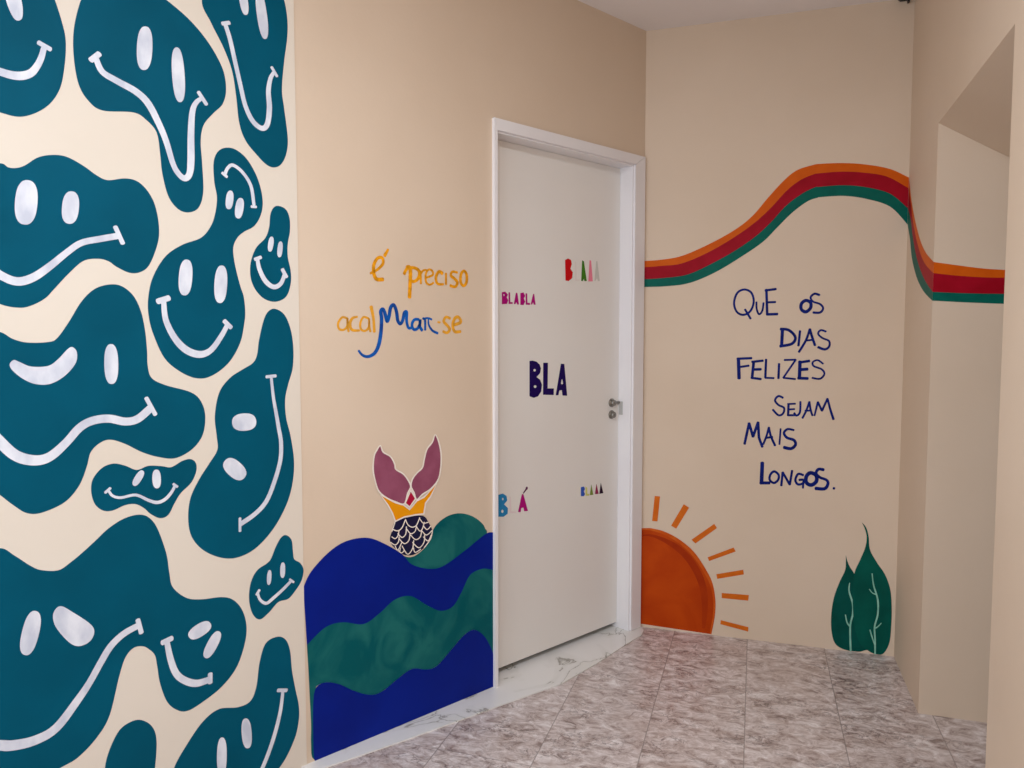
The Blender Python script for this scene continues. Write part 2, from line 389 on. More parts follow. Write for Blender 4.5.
PAINT = [
 ({'name': 'painted_smiling_face', 'label': 'teal painted smiling face cropped at the mural top, above the broad wavy face', 'cat': 'mural', 'group': 'teal melting smiling faces painted on the wall', 'pl': 'left'}, [
   {'k':'fill','name':'face_shape','mat':'mural_teal','w':'left','l':1,'s':True,'p':[(-2.2847,2.1364),(-2.2699,2.0823),(-2.2646,2.0445),(-2.2685,1.9895),(-2.2814,1.9276),(-2.3114,1.8797),(-2.3589,1.8484),(-2.4037,1.8492),(-2.4596,1.8657),(-2.4839,1.9478),(-2.4524,2.0651),(-2.4117,2.1652),(-2.352,2.218),(-2.3086,2.1982)]},
   {'k':'fill','name':'eye','mat':'mural_white','w':'left','l':3,'s':True,'p':[(-2.385,2.1113),(-2.3781,2.0864),(-2.3689,2.0687),(-2.3602,2.0666),(-2.3529,2.0754),(-2.3512,2.0986),(-2.3552,2.1246),(-2.3624,2.145),(-2.3781,2.1424),(-2.3864,2.1242)]},
   {'k':'strokes','name':'mouth','mat':'mural_white','w':'left','l':3,'st':[([(-2.4194,1.9457,0.0172),(-2.4005,1.9412,0.0182),(-2.3773,1.9387,0.0189),(-2.3575,1.9421,0.0187),(-2.3391,1.9532,0.0161),(-2.3263,1.9724,0.0139),(-2.3175,1.993,0.0128),(-2.3116,2.0153,0.0116)],True,False),([(-2.3215,2.0267,0.0114),(-2.2981,2.0176,0.0115)],False,False)]},
 ], None),
 ({'name': 'painted_smiling_face', 'label': 'teal painted smiling face with a long dripping chin and deep V-shaped mouth', 'cat': 'mural', 'group': 'teal melting smiling faces painted on the wall', 'pl': 'left'}, [
   {'k':'fill','name':'face_shape','mat':'mural_teal','w':'left','l':1,'s':True,'p':[(-2.2285,2.153),(-2.2454,2.0843),(-2.2489,2.0194),(-2.2409,1.9522),(-2.2213,1.9156),(-2.1895,1.8966),(-2.1175,1.906),(-2.0867,1.8932),(-2.0617,1.8646),(-2.0546,1.8093),(-2.0508,1.7625),(-2.0373,1.7053),(-2.0139,1.6745),(-1.9868,1.6678),(-1.9591,1.6837),(-1.9454,1.7276),(-1.9463,1.8),(-1.9488,1.8638),(-1.9396,1.9081),(-1.9131,1.944),(-1.8868,1.9743),(-1.8761,2.0161),(-1.8845,2.0704),(-1.92,2.1284),(-1.9685,2.1757),(-2.0287,2.2119),(-2.0914,2.2381),(-2.1613,2.2333),(-2.2069,2.2023)]},
   {'k':'fill','name':'eye','mat':'mural_white','w':'left','l':3,'s':True,'p':[(-2.0667,2.078),(-2.07,2.0498),(-2.0757,2.0312),(-2.0836,2.0205),(-2.0944,2.0183),(-2.1012,2.026),(-2.1046,2.0425),(-2.1045,2.0698),(-2.1012,2.0976),(-2.0956,2.1161),(-2.0878,2.1269),(-2.077,2.1295),(-2.0701,2.1221),(-2.0666,2.1055)]},
   {'k':'fill','name':'eye','mat':'mural_white','w':'left','l':3,'s':True,'p':[(-1.9871,2.0311),(-1.9869,1.9954),(-1.9899,1.9718),(-1.9957,1.9584),(-2.005,1.9558),(-2.0118,1.9656),(-2.0166,1.9868),(-2.0195,2.0214),(-2.0196,2.0566),(-2.0167,2.0799),(-2.0109,2.0934),(-2.0017,2.0964),(-1.9949,2.0869),(-1.99,2.0659)]},
   {'k':'strokes','name':'mouth','mat':'mural_white','w':'left','l':3,'st':[([(-2.1997,2.0196,0.0139),(-2.1867,1.9912,0.0154),(-2.1536,1.976,0.0166),(-2.1103,1.9597,0.0179),(-2.0806,1.935,0.0184),(-2.0549,1.8864,0.0169),(-2.0386,1.8455,0.0154),(-2.024,1.7933,0.0142),(-2.0114,1.7691,0.0148),(-1.9949,1.7569,0.0158),(-1.9815,1.7697,0.0162),(-1.9764,1.806,0.0187),(-1.9746,1.8751,0.0175),(-1.9694,1.9355,0.0149),(-1.9582,1.9641,0.0117),(-1.9405,1.9798,0.0096)],True,False),([(-2.2116,2.013,0.0129),(-2.1921,2.0335,0.013)],False,False),([(-1.9517,1.992,0.0107),(-1.9315,1.9643,0.0108)],False,False)]},
 ], None),
 ({'name': 'painted_smiling_face', 'label': 'teal painted smiling face, tall and narrow with a hook-shaped mouth, topmost beside the seam', 'cat': 'mural', 'group': 'teal melting smiling faces painted on the wall', 'pl': 'left'}, [
   {'k':'fill','name':'face_shape','mat':'mural_teal','w':'left','l':1,'s':True,'p':[(-1.9367,2.2391),(-1.9132,2.1855),(-1.8804,2.1273),(-1.8583,2.0711),(-1.8483,2.0053),(-1.8409,1.9321),(-1.8232,1.8856),(-1.7889,1.8494),(-1.764,1.8293),(-1.742,1.8241),(-1.7193,1.8359),(-1.7019,1.8692),(-1.6963,1.9163),(-1.7061,2.0007),(-1.7116,2.0521),(-1.7035,2.1311),(-1.6922,2.205),(-1.6911,2.2584),(-1.7,2.309),(-1.717,2.346),(-1.7641,2.3865),(-1.8418,2.3881),(-1.9064,2.3324)]},
   {'k':'fill','name':'eye','mat':'mural_white','w':'left','l':3,'s':True,'p':[(-1.8098,2.2786),(-1.8073,2.2583),(-1.8081,2.2445),(-1.8116,2.2358),(-1.8185,2.2328),(-1.8243,2.2372),(-1.8293,2.2484),(-1.8336,2.2676),(-1.836,2.2876),(-1.8353,2.3013),(-1.8318,2.3099),(-1.825,2.3131),(-1.8192,2.3089),(-1.8142,2.2978)]},
   {'k':'fill','name':'eye','mat':'mural_white','w':'left','l':3,'s':True,'p':[(-1.7537,2.2534),(-1.7506,2.2204),(-1.7514,2.1984),(-1.7557,2.1853),(-1.7643,2.182),(-1.7714,2.1904),(-1.7777,2.2095),(-1.7833,2.2412),(-1.7863,2.2738),(-1.7855,2.2955),(-1.7812,2.3085),(-1.7729,2.3121),(-1.7657,2.304),(-1.7594,2.2852)]},
   {'k':'strokes','name':'mouth','mat':'mural_white','w':'left','l':3,'st':[([(-1.8732,2.1882,0.0125),(-1.8623,2.1546,0.0124),(-1.849,2.0959,0.0124),(-1.8356,2.0365,0.0124),(-1.8225,1.9826,0.013),(-1.8016,1.9438,0.0145),(-1.7753,1.9291,0.0144),(-1.7585,1.9449,0.015),(-1.7515,1.9915,0.0156),(-1.7536,2.037,0.0141),(-1.7468,2.0742,0.0119),(-1.7364,2.0935,0.0099)],True,False),([(-1.8825,2.191,0.0104),(-1.8629,2.1991,0.0105)],False,False),([(-1.7422,2.1077,0.009),(-1.7269,2.0859,0.0091)],False,False)]},
 ], None),
 ({'name': 'painted_smiling_face', 'label': 'teal painted smiling face, broad and wavy with two open oval eyes, above the winking face', 'cat': 'mural', 'group': 'teal melting smiling faces painted on the wall', 'pl': 'left'}, [
   {'k':'fill','name':'face_shape','mat':'mural_teal','w':'left','l':1,'s':True,'p':[(-2.4078,1.7332),(-2.3919,1.7261),(-2.3753,1.7274),(-2.3585,1.736),(-2.3324,1.758),(-2.3021,1.7692),(-2.271,1.7694),(-2.2356,1.7533),(-2.2084,1.7354),(-2.1826,1.7262),(-2.1413,1.7362),(-2.1117,1.7323),(-2.0869,1.7093),(-2.0702,1.6735),(-2.0627,1.6203),(-2.0677,1.5763),(-2.0897,1.5206),(-2.1133,1.5003),(-2.1388,1.4977),(-2.1674,1.5105),(-2.1864,1.5236),(-2.2097,1.5282),(-2.2428,1.5205),(-2.2755,1.4883),(-2.3083,1.4486),(-2.3284,1.425),(-2.3574,1.4071),(-2.3822,1.4014),(-2.4191,1.409),(-2.4657,1.4394),(-2.5084,1.5266),(-2.5043,1.6376),(-2.4555,1.722)]},
   {'k':'fill','name':'eye','mat':'mural_white','w':'left','l':3,'s':True,'p':[(-2.3365,1.6505),(-2.3409,1.624),(-2.348,1.6072),(-2.3577,1.5983),(-2.3706,1.5981),(-2.3786,1.6065),(-2.3825,1.6228),(-2.3819,1.6487),(-2.3776,1.6747),(-2.3706,1.6915),(-2.3611,1.7006),(-2.3481,1.7013),(-2.34,1.6932),(-2.3359,1.6768)]},
   {'k':'fill','name':'eye','mat':'mural_white','w':'left','l':3,'s':True,'p':[(-2.249,1.6484),(-2.2527,1.6284),(-2.2585,1.6158),(-2.2664,1.6092),(-2.2768,1.6092),(-2.2831,1.6156),(-2.2862,1.6281),(-2.2855,1.6477),(-2.2819,1.6675),(-2.2761,1.6801),(-2.2684,1.6868),(-2.2579,1.6871),(-2.2515,1.6808),(-2.2484,1.6683)]},
   {'k':'strokes','name':'mouth','mat':'mural_white','w':'left','l':3,'st':[([(-2.4353,1.4958,0.0181),(-2.4167,1.4762,0.0191),(-2.3843,1.4628,0.0199),(-2.3511,1.474,0.0186),(-2.315,1.5035,0.0163),(-2.2784,1.5386,0.0146),(-2.2465,1.5643,0.0147),(-2.2037,1.5779,0.0153),(-2.1632,1.589,0.0156)],True,False),([(-2.1683,1.6112,0.0112),(-2.152,1.5711,0.0112)],False,False)]},
 ], None),
 ({'name': 'painted_smiling_face', 'label': 'teal painted blob with a small upside-down smiling face above a big round grinning face', 'cat': 'mural', 'group': 'teal melting smiling faces painted on the wall', 'pl': 'left'}, [
   {'k':'fill','name':'face_shape','mat':'mural_teal','w':'left','l':1,'s':True,'p':[(-1.8838,1.856),(-1.8545,1.857),(-1.822,1.8363),(-1.7957,1.7966),(-1.7811,1.7546),(-1.7769,1.7136),(-1.7858,1.6774),(-1.8051,1.6484),(-1.8332,1.631),(-1.8539,1.6115),(-1.866,1.5818),(-1.8619,1.5354),(-1.8483,1.4778),(-1.8388,1.4465),(-1.8354,1.4041),(-1.8391,1.3704),(-1.8519,1.3172),(-1.883,1.2644),(-1.9248,1.2304),(-1.9651,1.2187),(-2.009,1.2331),(-2.0565,1.2741),(-2.0848,1.3405),(-2.0951,1.3902),(-2.0946,1.4345),(-2.082,1.4885),(-2.0492,1.5451),(-2.0055,1.5794),(-1.9555,1.6025),(-1.9294,1.6334),(-1.9154,1.6689),(-1.9084,1.7161),(-1.9148,1.7596),(-1.9155,1.8101),(-1.9046,1.8403)]},
   {'k':'fill','name':'eye','mat':'mural_white','w':'left','l':3,'s':True,'p':[(-1.863,1.7151),(-1.8655,1.702),(-1.8692,1.6936),(-1.8739,1.6893),(-1.88,1.6892),(-1.8836,1.6934),(-1.8851,1.7017),(-1.8843,1.7147),(-1.8817,1.7277),(-1.8781,1.736),(-1.8734,1.7404),(-1.8673,1.7406),(-1.8637,1.7364),(-1.8622,1.7282)]},
   {'k':'fill','name':'eye','mat':'mural_white','w':'left','l':3,'s':True,'p':[(-1.8343,1.6949),(-1.8377,1.6803),(-1.8421,1.6711),(-1.8475,1.6664),(-1.8543,1.6666),(-1.8582,1.6715),(-1.8595,1.6808),(-1.8581,1.6954),(-1.8547,1.7099),(-1.8503,1.7191),(-1.8449,1.7238),(-1.8381,1.7237),(-1.8342,1.7189),(-1.8328,1.7095)]},
   {'k':'strokes','name':'mouth','mat':'mural_white','w':'left','l':3,'st':[([(-1.8855,1.7836,0.0095),(-1.8764,1.8025,0.0087),(-1.8615,1.8119,0.0094),(-1.8353,1.7967,0.0097),(-1.8117,1.7624,0.0097),(-1.8037,1.7105,0.0096)],True,False),([(-1.8924,1.7864,0.0081),(-1.8798,1.7773,0.0081)],False,False),([(-1.8112,1.7037,0.0077),(-1.7971,1.7045,0.0077)],False,False)]},
   {'k':'fill','name':'eye','mat':'mural_white','w':'left','l':3,'s':True,'p':[(-1.9808,1.4927),(-1.9845,1.4685),(-1.9903,1.4532),(-1.998,1.4455),(-2.0081,1.4458),(-2.0142,1.454),(-2.0171,1.4693),(-2.0163,1.4934),(-2.0126,1.5173),(-2.0069,1.5325),(-1.9992,1.5404),(-1.9891,1.5404),(-1.9829,1.5324),(-1.98,1.517)]},
   {'k':'fill','name':'eye','mat':'mural_white','w':'left','l':3,'s':True,'p':[(-1.8859,1.4793),(-1.8894,1.4531),(-1.895,1.4366),(-1.9027,1.4281),(-1.9128,1.4284),(-1.9191,1.437),(-1.9221,1.4535),(-1.9216,1.4794),(-1.9181,1.5053),(-1.9126,1.5217),(-1.905,1.5303),(-1.8948,1.5305),(-1.8885,1.5219),(-1.8854,1.5054)]},
   {'k':'strokes','name':'mouth','mat':'mural_white','w':'left','l':3,'st':[([(-2.0566,1.4312,0.0126),(-2.0527,1.3789,0.0147),(-2.031,1.33,0.0172),(-2.0021,1.298,0.0197),(-1.9662,1.285,0.0192),(-1.9348,1.2973,0.0157),(-1.9056,1.3356,0.0139),(-1.888,1.3665,0.0125)],True,False),([(-2.0713,1.4262,0.0151),(-2.0432,1.4364,0.0152)],False,False),([(-1.8962,1.3775,0.0129),(-1.8782,1.3595,0.0129)],False,False)]},
 ], None),
 ({'name': 'painted_smiling_face', 'label': 'small pear-shaped teal painted smiling face beside the seam, under the tall narrow one', 'cat': 'mural', 'group': 'teal melting smiling faces painted on the wall', 'pl': 'left'}, [
   {'k':'fill','name':'face_shape','mat':'mural_teal','w':'left','l':1,'s':True,'p':[(-1.7282,1.7154),(-1.7057,1.707),(-1.6949,1.6813),(-1.6949,1.6441),(-1.7023,1.6074),(-1.703,1.5701),(-1.6946,1.5286),(-1.6954,1.4902),(-1.7107,1.4521),(-1.7434,1.4363),(-1.7781,1.4436),(-1.8045,1.4695),(-1.8174,1.5028),(-1.8165,1.5441),(-1.8002,1.587),(-1.7714,1.6189),(-1.7592,1.6501),(-1.7548,1.6864),(-1.7443,1.7086)]},
   {'k':'fill','name':'eye','mat':'mural_white','w':'left','l':3,'s':True,'p':[(-1.7472,1.602),(-1.7497,1.5911),(-1.7529,1.5842),(-1.7566,1.5808),(-1.7613,1.581),(-1.7638,1.5848),(-1.7646,1.5918),(-1.7635,1.6028),(-1.761,1.6137),(-1.7579,1.6206),(-1.7541,1.6241),(-1.7494,1.6239),(-1.7469,1.6201),(-1.746,1.613)]},
   {'k':'fill','name':'eye','mat':'mural_white','w':'left','l':3,'s':True,'p':[(-1.7193,1.5896),(-1.7213,1.5779),(-1.724,1.5705),(-1.7276,1.5667),(-1.7322,1.5668),(-1.7349,1.5706),(-1.736,1.578),(-1.7353,1.5897),(-1.7334,1.6013),(-1.7306,1.6087),(-1.727,1.6125),(-1.7224,1.6126),(-1.7197,1.6087),(-1.7186,1.6013)]},
   {'k':'strokes','name':'mouth','mat':'mural_white','w':'left','l':3,'st':[([(-1.7967,1.5574,0.0109),(-1.7913,1.5286,0.0127),(-1.774,1.4951,0.0144),(-1.749,1.4789,0.0138),(-1.7262,1.4908,0.0122),(-1.7134,1.5208,0.0109)],True,False),([(-1.8041,1.5549,0.01),(-1.7861,1.5624,0.0101)],False,False),([(-1.721,1.5314,0.0115),(-1.7089,1.5102,0.0115)],False,False)]},
 ], None),
 ({'name': 'painted_smiling_face', 'label': 'teal painted smiling face, big with one winking curved eye and one upright oval eye', 'cat': 'mural', 'group': 'teal melting smiling faces painted on the wall', 'pl': 'left'}, [
   {'k':'fill','name':'face_shape','mat':'mural_teal','w':'left','l':1,'s':True,'p':[(-2.4213,1.344),(-2.3973,1.3281),(-2.3685,1.3193),(-2.3252,1.3203),(-2.3058,1.33),(-2.2792,1.37),(-2.2511,1.4191),(-2.2216,1.4514),(-2.1882,1.4649),(-2.1587,1.4628),(-2.1309,1.4394),(-2.1137,1.4002),(-2.1048,1.3509),(-2.1012,1.2965),(-2.1008,1.2566),(-2.0918,1.2247),(-2.0584,1.2048),(-1.9939,1.1829),(-1.9667,1.1572),(-1.9552,1.116),(-1.9633,1.0632),(-1.9926,1.026),(-2.0369,1.006),(-2.0793,1.0133),(-2.1214,1.0311),(-2.1611,1.0565),(-2.1951,1.0706),(-2.2193,1.0649),(-2.2413,1.0434),(-2.2516,1.0073),(-2.2698,0.9623),(-2.3026,0.9252),(-2.352,0.9067),(-2.3823,0.9103),(-2.4067,0.9311),(-2.4347,0.962),(-2.4899,1.0275),(-2.5225,1.1452),(-2.5084,1.2804),(-2.4596,1.3483)]},
   {'k':'fill','name':'winking_eye','mat':'mural_white','w':'left','l':3,'s':True,'p':[(-2.4055,1.268),(-2.397,1.2782),(-2.3866,1.274),(-2.3623,1.262),(-2.327,1.2628),(-2.3054,1.2788),(-2.286,1.3011),(-2.2743,1.3078),(-2.2648,1.2954),(-2.2681,1.2682),(-2.2926,1.2373),(-2.3243,1.2189),(-2.3547,1.2197),(-2.3795,1.2327),(-2.3999,1.2532)]},
   {'k':'fill','name':'eye','mat':'mural_white','w':'left','l':3,'s':True,'p':[(-2.1716,1.2638),(-2.1733,1.2382),(-2.1775,1.2221),(-2.184,1.2138),(-2.1933,1.214),(-2.1994,1.2225),(-2.2031,1.2386),(-2.2041,1.2639),(-2.2024,1.2892),(-2.1983,1.3052),(-2.1919,1.3136),(-2.1826,1.3137),(-2.1764,1.3054),(-2.1726,1.2893)]},
   {'k':'strokes','name':'mouth','mat':'mural_white','w':'left','l':3,'st':[([(-2.4415,1.1017,0.0245),(-2.4303,1.0866,0.0241),(-2.4066,1.0569,0.0244),(-2.382,1.0411,0.0254),(-2.3521,1.0354,0.0242),(-2.3257,1.0448,0.0219),(-2.2932,1.0744,0.0195),(-2.2653,1.1062,0.0198),(-2.2364,1.122,0.0205),(-2.1983,1.1251,0.0207),(-2.1594,1.1145,0.0206),(-2.1292,1.1193,0.0205),(-2.0977,1.1448,0.0201)],True,False),([(-2.1069,1.1726,0.0107),(-2.0857,1.1275,0.0108)],False,False)]},
 ], None),
 ({'name': 'painted_smiling_face', 'label': 'teal painted smiling face, small and bone-shaped, lying flat under the winking face', 'cat': 'mural', 'group': 'teal melting smiling faces painted on the wall', 'pl': 'left'}, [
   {'k':'fill','name':'face_shape','mat':'mural_teal','w':'left','l':1,'s':True,'p':[(-2.1897,1.0084),(-2.1627,0.9998),(-2.1354,0.9855),(-2.1069,0.9928),(-2.0749,0.9886),(-2.049,0.9828),(-2.0207,0.996),(-1.9986,0.9991),(-1.9842,0.9872),(-1.9834,0.964),(-1.9976,0.9339),(-2.0259,0.9087),(-2.0428,0.8837),(-2.0601,0.8541),(-2.0813,0.8488),(-2.1045,0.8639),(-2.1204,0.882),(-2.1407,0.8957),(-2.1657,0.8969),(-2.1956,0.8874),(-2.2177,0.8908),(-2.2359,0.9101),(-2.2435,0.9427),(-2.2387,0.9744),(-2.2166,1.0006)]},
   {'k':'fill','name':'eye','mat':'mural_white','w':'left','l':3,'s':True,'p':[(-2.1251,0.9575),(-2.1316,0.9489),(-2.1372,0.9446),(-2.1419,0.944),(-2.1461,0.9474),(-2.1469,0.9527),(-2.145,0.9599),(-2.1397,0.9694),(-2.1331,0.9781),(-2.1276,0.9824),(-2.1228,0.9831),(-2.1186,0.9797),(-2.1177,0.9744),(-2.1197,0.9671)]},
   {'k':'fill','name':'eye','mat':'mural_white','w':'left','l':3,'s':True,'p':[(-2.0764,0.9546),(-2.0772,0.942),(-2.0798,0.9343),(-2.084,0.9305),(-2.0902,0.9311),(-2.0944,0.9357),(-2.097,0.9439),(-2.098,0.9566),(-2.0971,0.969),(-2.0946,0.9768),(-2.0904,0.9806),(-2.0842,0.9801),(-2.08,0.9756),(-2.0773,0.9673)]},
   {'k':'strokes','name':'mouth','mat':'mural_white','w':'left','l':3,'st':[([(-2.2039,0.94,0.0062),(-2.1945,0.9252,0.0065),(-2.1751,0.918,0.0071),(-2.14,0.92,0.0073),(-2.1095,0.9017,0.0078),(-2.0872,0.8922,0.009),(-2.0667,0.8982,0.0091),(-2.05,0.9151,0.0083),(-2.041,0.9311,0.0074)],True,False),([(-2.2117,0.9362,0.007),(-2.1997,0.9462,0.007)],False,False),([(-2.045,0.9365,0.0069),(-2.0348,0.9273,0.0069)],False,False)]},
 ], None),
 ({'name': 'painted_smiling_face', 'label': 'teal painted smiling face turned on its side, a big bean shape beside the vertical seam', 'cat': 'mural', 'group': 'teal melting smiling faces painted on the wall', 'pl': 'left'}, [
   {'k':'fill','name':'face_shape','mat':'mural_teal','w':'left','l':1,'s':True,'p':[(-1.7469,1.4155),(-1.718,1.3997),(-1.6992,1.3597),(-1.6907,1.304),(-1.6935,1.2418),(-1.7088,1.1929),(-1.7192,1.1492),(-1.7177,1.0946),(-1.7039,1.0333),(-1.6947,0.9575),(-1.7019,0.8887),(-1.7229,0.8284),(-1.7636,0.7658),(-1.8156,0.7193),(-1.8658,0.701),(-1.914,0.7063),(-1.9657,0.7366),(-1.9989,0.7803),(-2.0083,0.8313),(-2.0015,0.8886),(-1.9779,0.9372),(-1.9481,0.98),(-1.9244,1.0164),(-1.9249,1.054),(-1.9288,1.1125),(-1.915,1.1776),(-1.8841,1.2172),(-1.8478,1.2399),(-1.8165,1.2581),(-1.8035,1.2809),(-1.7963,1.3242),(-1.7825,1.3772),(-1.7683,1.4056)]},
   {'k':'fill','name':'eye','mat':'mural_white','w':'left','l':3,'s':True,'p':[(-1.8101,1.0891),(-1.8125,1.0765),(-1.8209,1.0685),(-1.8346,1.0646),(-1.8549,1.0649),(-1.8687,1.0692),(-1.8775,1.0772),(-1.881,1.0896),(-1.8787,1.102),(-1.8706,1.1098),(-1.8572,1.1139),(-1.837,1.1139),(-1.8229,1.1098),(-1.8138,1.1018)]},
   {'k':'fill','name':'eye','mat':'mural_white','w':'left','l':3,'s':True,'p':[(-1.8488,0.9283),(-1.8593,0.9229),(-1.8711,0.925),(-1.8844,0.9335),(-1.8998,0.9497),(-1.9076,0.9632),(-1.9091,0.9748),(-1.9034,0.9849),(-1.8931,0.9904),(-1.8815,0.9886),(-1.8682,0.9803),(-1.8525,0.9641),(-1.8444,0.9504),(-1.8429,0.9385)]},
   {'k':'strokes','name':'mouth','mat':'mural_white','w':'left','l':3,'st':[([(-1.7621,1.216,0.0083),(-1.7568,1.1575,0.0094),(-1.75,1.1147,0.0106),(-1.7419,1.0636,0.0117),(-1.7356,1.0212,0.0122),(-1.7385,0.9687,0.0127),(-1.7573,0.9086,0.013),(-1.7845,0.8509,0.0135),(-1.8198,0.8184,0.0138),(-1.8637,0.7957,0.014)],True,False),([(-1.7768,1.2168,0.0092),(-1.7482,1.2188,0.0093)],False,False),([(-1.8645,0.8133,0.008),(-1.8653,0.7755,0.008)],False,False)]},
 ], None),
 ({'name': 'painted_smiling_face', 'label': 'teal painted smiling face, very small, beside the edge of the painted sea', 'cat': 'mural', 'group': 'teal melting smiling faces painted on the wall', 'pl': 'left'}, [
   {'k':'fill','name':'face_shape','mat':'mural_teal','w':'left','l':1,'s':True,'p':[(-1.7247,0.7386),(-1.7074,0.7201),(-1.7035,0.6856),(-1.6997,0.6602),(-1.6804,0.6438),(-1.67,0.6199),(-1.6782,0.5873),(-1.7017,0.5585),(-1.7221,0.5423),(-1.7534,0.54),(-1.7822,0.5166),(-1.8108,0.5021),(-1.8326,0.5233),(-1.8427,0.5687),(-1.8368,0.6167),(-1.8171,0.6499),(-1.7853,0.6654),(-1.7726,0.6779),(-1.7582,0.7083),(-1.7413,0.7334)]},
   {'k':'fill','name':'eye','mat':'mural_white','w':'left','l':3,'s':True,'p':[(-1.7738,0.6194),(-1.7754,0.6085),(-1.7777,0.6019),(-1.7807,0.5991),(-1.7846,0.6002),(-1.7869,0.6046),(-1.7878,0.6121),(-1.7874,0.6232),(-1.7858,0.6341),(-1.7835,0.6406),(-1.7805,0.6435),(-1.7766,0.6424),(-1.7743,0.6381),(-1.7733,0.6306)]},
   {'k':'fill','name':'eye','mat':'mural_white','w':'left','l':3,'s':True,'p':[(-1.73,0.6323),(-1.7313,0.6207),(-1.7336,0.6138),(-1.7369,0.6106),(-1.7415,0.6118),(-1.7443,0.6164),(-1.7458,0.6243),(-1.7458,0.6362),(-1.7445,0.6478),(-1.7421,0.6547),(-1.7389,0.6579),(-1.7343,0.6568),(-1.7315,0.6522),(-1.73,0.6443)]},
   {'k':'strokes','name':'mouth','mat':'mural_white','w':'left','l':3,'st':[([(-1.8168,0.5823,0.0078),(-1.8096,0.5608,0.0079),(-1.7908,0.546,0.0095),(-1.7679,0.5572,0.0104),(-1.741,0.5738,0.01),(-1.7124,0.5949,0.0094)],True,False),([(-1.8202,0.5786,0.0084),(-1.8114,0.5906,0.0084)],False,False),([(-1.7161,0.6019,0.0066),(-1.7034,0.5898,0.0067)],False,False)]},
 ], None),
 ({'name': 'painted_smiling_face', 'label': 'largest teal painted blob, with a big smiling face and a smaller one in its lobe', 'cat': 'mural', 'group': 'teal melting smiling faces painted on the wall', 'pl': 'left'}, [
   {'k':'fill','name':'face_shape','mat':'mural_teal','w':'left','l':1,'s':True,'p':[(-2.4391,0.8358),(-2.4108,0.812),(-2.3785,0.78),(-2.3567,0.7656),(-2.3216,0.7581),(-2.2939,0.7728),(-2.2655,0.7936),(-2.2364,0.8176),(-2.2075,0.8422),(-2.1716,0.8615),(-2.1364,0.8669),(-2.1107,0.8563),(-2.0891,0.823),(-2.0681,0.751),(-2.0617,0.6975),(-2.0538,0.6543),(-2.0197,0.6171),(-1.9805,0.6029),(-1.9232,0.5956),(-1.8899,0.58),(-1.8635,0.543),(-1.8519,0.4904),(-1.8599,0.4369),(-1.8855,0.3772),(-1.9294,0.3349),(-1.9821,0.3094),(-2.022,0.298),(-2.0498,0.3087),(-2.0765,0.3412),(-2.0935,0.3989),(-2.0994,0.4478),(-2.1048,0.4803),(-2.1206,0.5022),(-2.136,0.5134),(-2.1574,0.5141),(-2.1775,0.4937),(-2.1938,0.4469),(-2.2189,0.3535),(-2.2495,0.3063),(-2.2938,0.2701),(-2.3353,0.2579),(-2.4195,0.2364),(-2.5365,0.2616),(-2.5643,0.5092),(-2.5377,0.7345),(-2.4876,0.8287)]},
   {'k':'fill','name':'eye','mat':'mural_white','w':'left','l':3,'s':True,'p':[(-2.3687,0.6074),(-2.3767,0.5827),(-2.3849,0.569),(-2.3936,0.5645),(-2.4031,0.5701),(-2.4074,0.5823),(-2.4073,0.6006),(-2.4022,0.6267),(-2.3944,0.6513),(-2.3862,0.6651),(-2.3776,0.6699),(-2.3679,0.6646),(-2.3635,0.6525),(-2.3635,0.6339)]},
   {'k':'fill','name':'eye','mat':'mural_white','w':'left','l':3,'s':True,'p':[(-2.3176,0.6664),(-2.2978,0.6493),(-2.257,0.6067),(-2.2477,0.5824),(-2.2584,0.5611),(-2.2825,0.5554),(-2.3047,0.5714),(-2.3311,0.6155),(-2.3372,0.6461),(-2.33,0.6637)]},
   {'k':'strokes','name':'mouth','mat':'mural_white','w':'left','l':3,'st':[([(-2.475,0.3724,0.0234),(-2.4556,0.3633,0.0237),(-2.4308,0.3533,0.0251),(-2.3858,0.3489,0.0242),(-2.3393,0.3636,0.0224),(-2.2891,0.4197,0.0197),(-2.2617,0.4559,0.0171),(-2.2365,0.4972,0.0172),(-2.2111,0.5347,0.0176),(-2.1804,0.5586,0.0174),(-2.1472,0.5706,0.0169)],True,False),([(-2.1443,0.5874,0.0118),(-2.1367,0.5502,0.0119)],False,False)]},
   {'k':'fill','name':'eye','mat':'mural_white','w':'left','l':3,'s':True,'p':[(-1.9554,0.5284),(-1.9535,0.5188),(-1.958,0.5104),(-1.9682,0.5029),(-1.9853,0.4961),(-1.9983,0.4944),(-2.0081,0.497),(-2.0149,0.5046),(-2.0168,0.5141),(-2.0124,0.5223),(-2.0025,0.5298),(-1.9856,0.5367),(-1.9725,0.5385),(-1.9624,0.5361)]},
   {'k':'fill','name':'eye','mat':'mural_white','w':'left','l':3,'s':True,'p':[(-1.9314,0.4985),(-1.9267,0.4905),(-1.9277,0.4792),(-1.9337,0.4647),(-1.9455,0.4461),(-1.9556,0.4353),(-1.9645,0.4308),(-1.9725,0.4335),(-1.977,0.4415),(-1.976,0.4527),(-1.9702,0.4669),(-1.9585,0.4855),(-1.9484,0.4964),(-1.9394,0.501)]},
   {'k':'strokes','name':'mouth','mat':'mural_white','w':'left','l':3,'st':[([(-2.0728,0.5066,0.0137),(-2.0655,0.4599,0.0163),(-2.0525,0.4154,0.0174),(-2.031,0.388,0.0187),(-1.9985,0.3686,0.0199),(-1.9603,0.3681,0.0181)],True,False),([(-2.0849,0.5086,0.0147),(-2.0601,0.5142,0.0148)],False,False),([(-1.9599,0.3839,0.0131),(-1.9605,0.358,0.0131)],False,False)]},
 ], None),
 ({'name': 'painted_smiling_face', 'label': 'teal painted smiling face, leaning tall at the foot of the wall beside the painted sea', 'cat': 'mural', 'group': 'teal melting smiling faces painted on the wall', 'pl': 'left'}, [
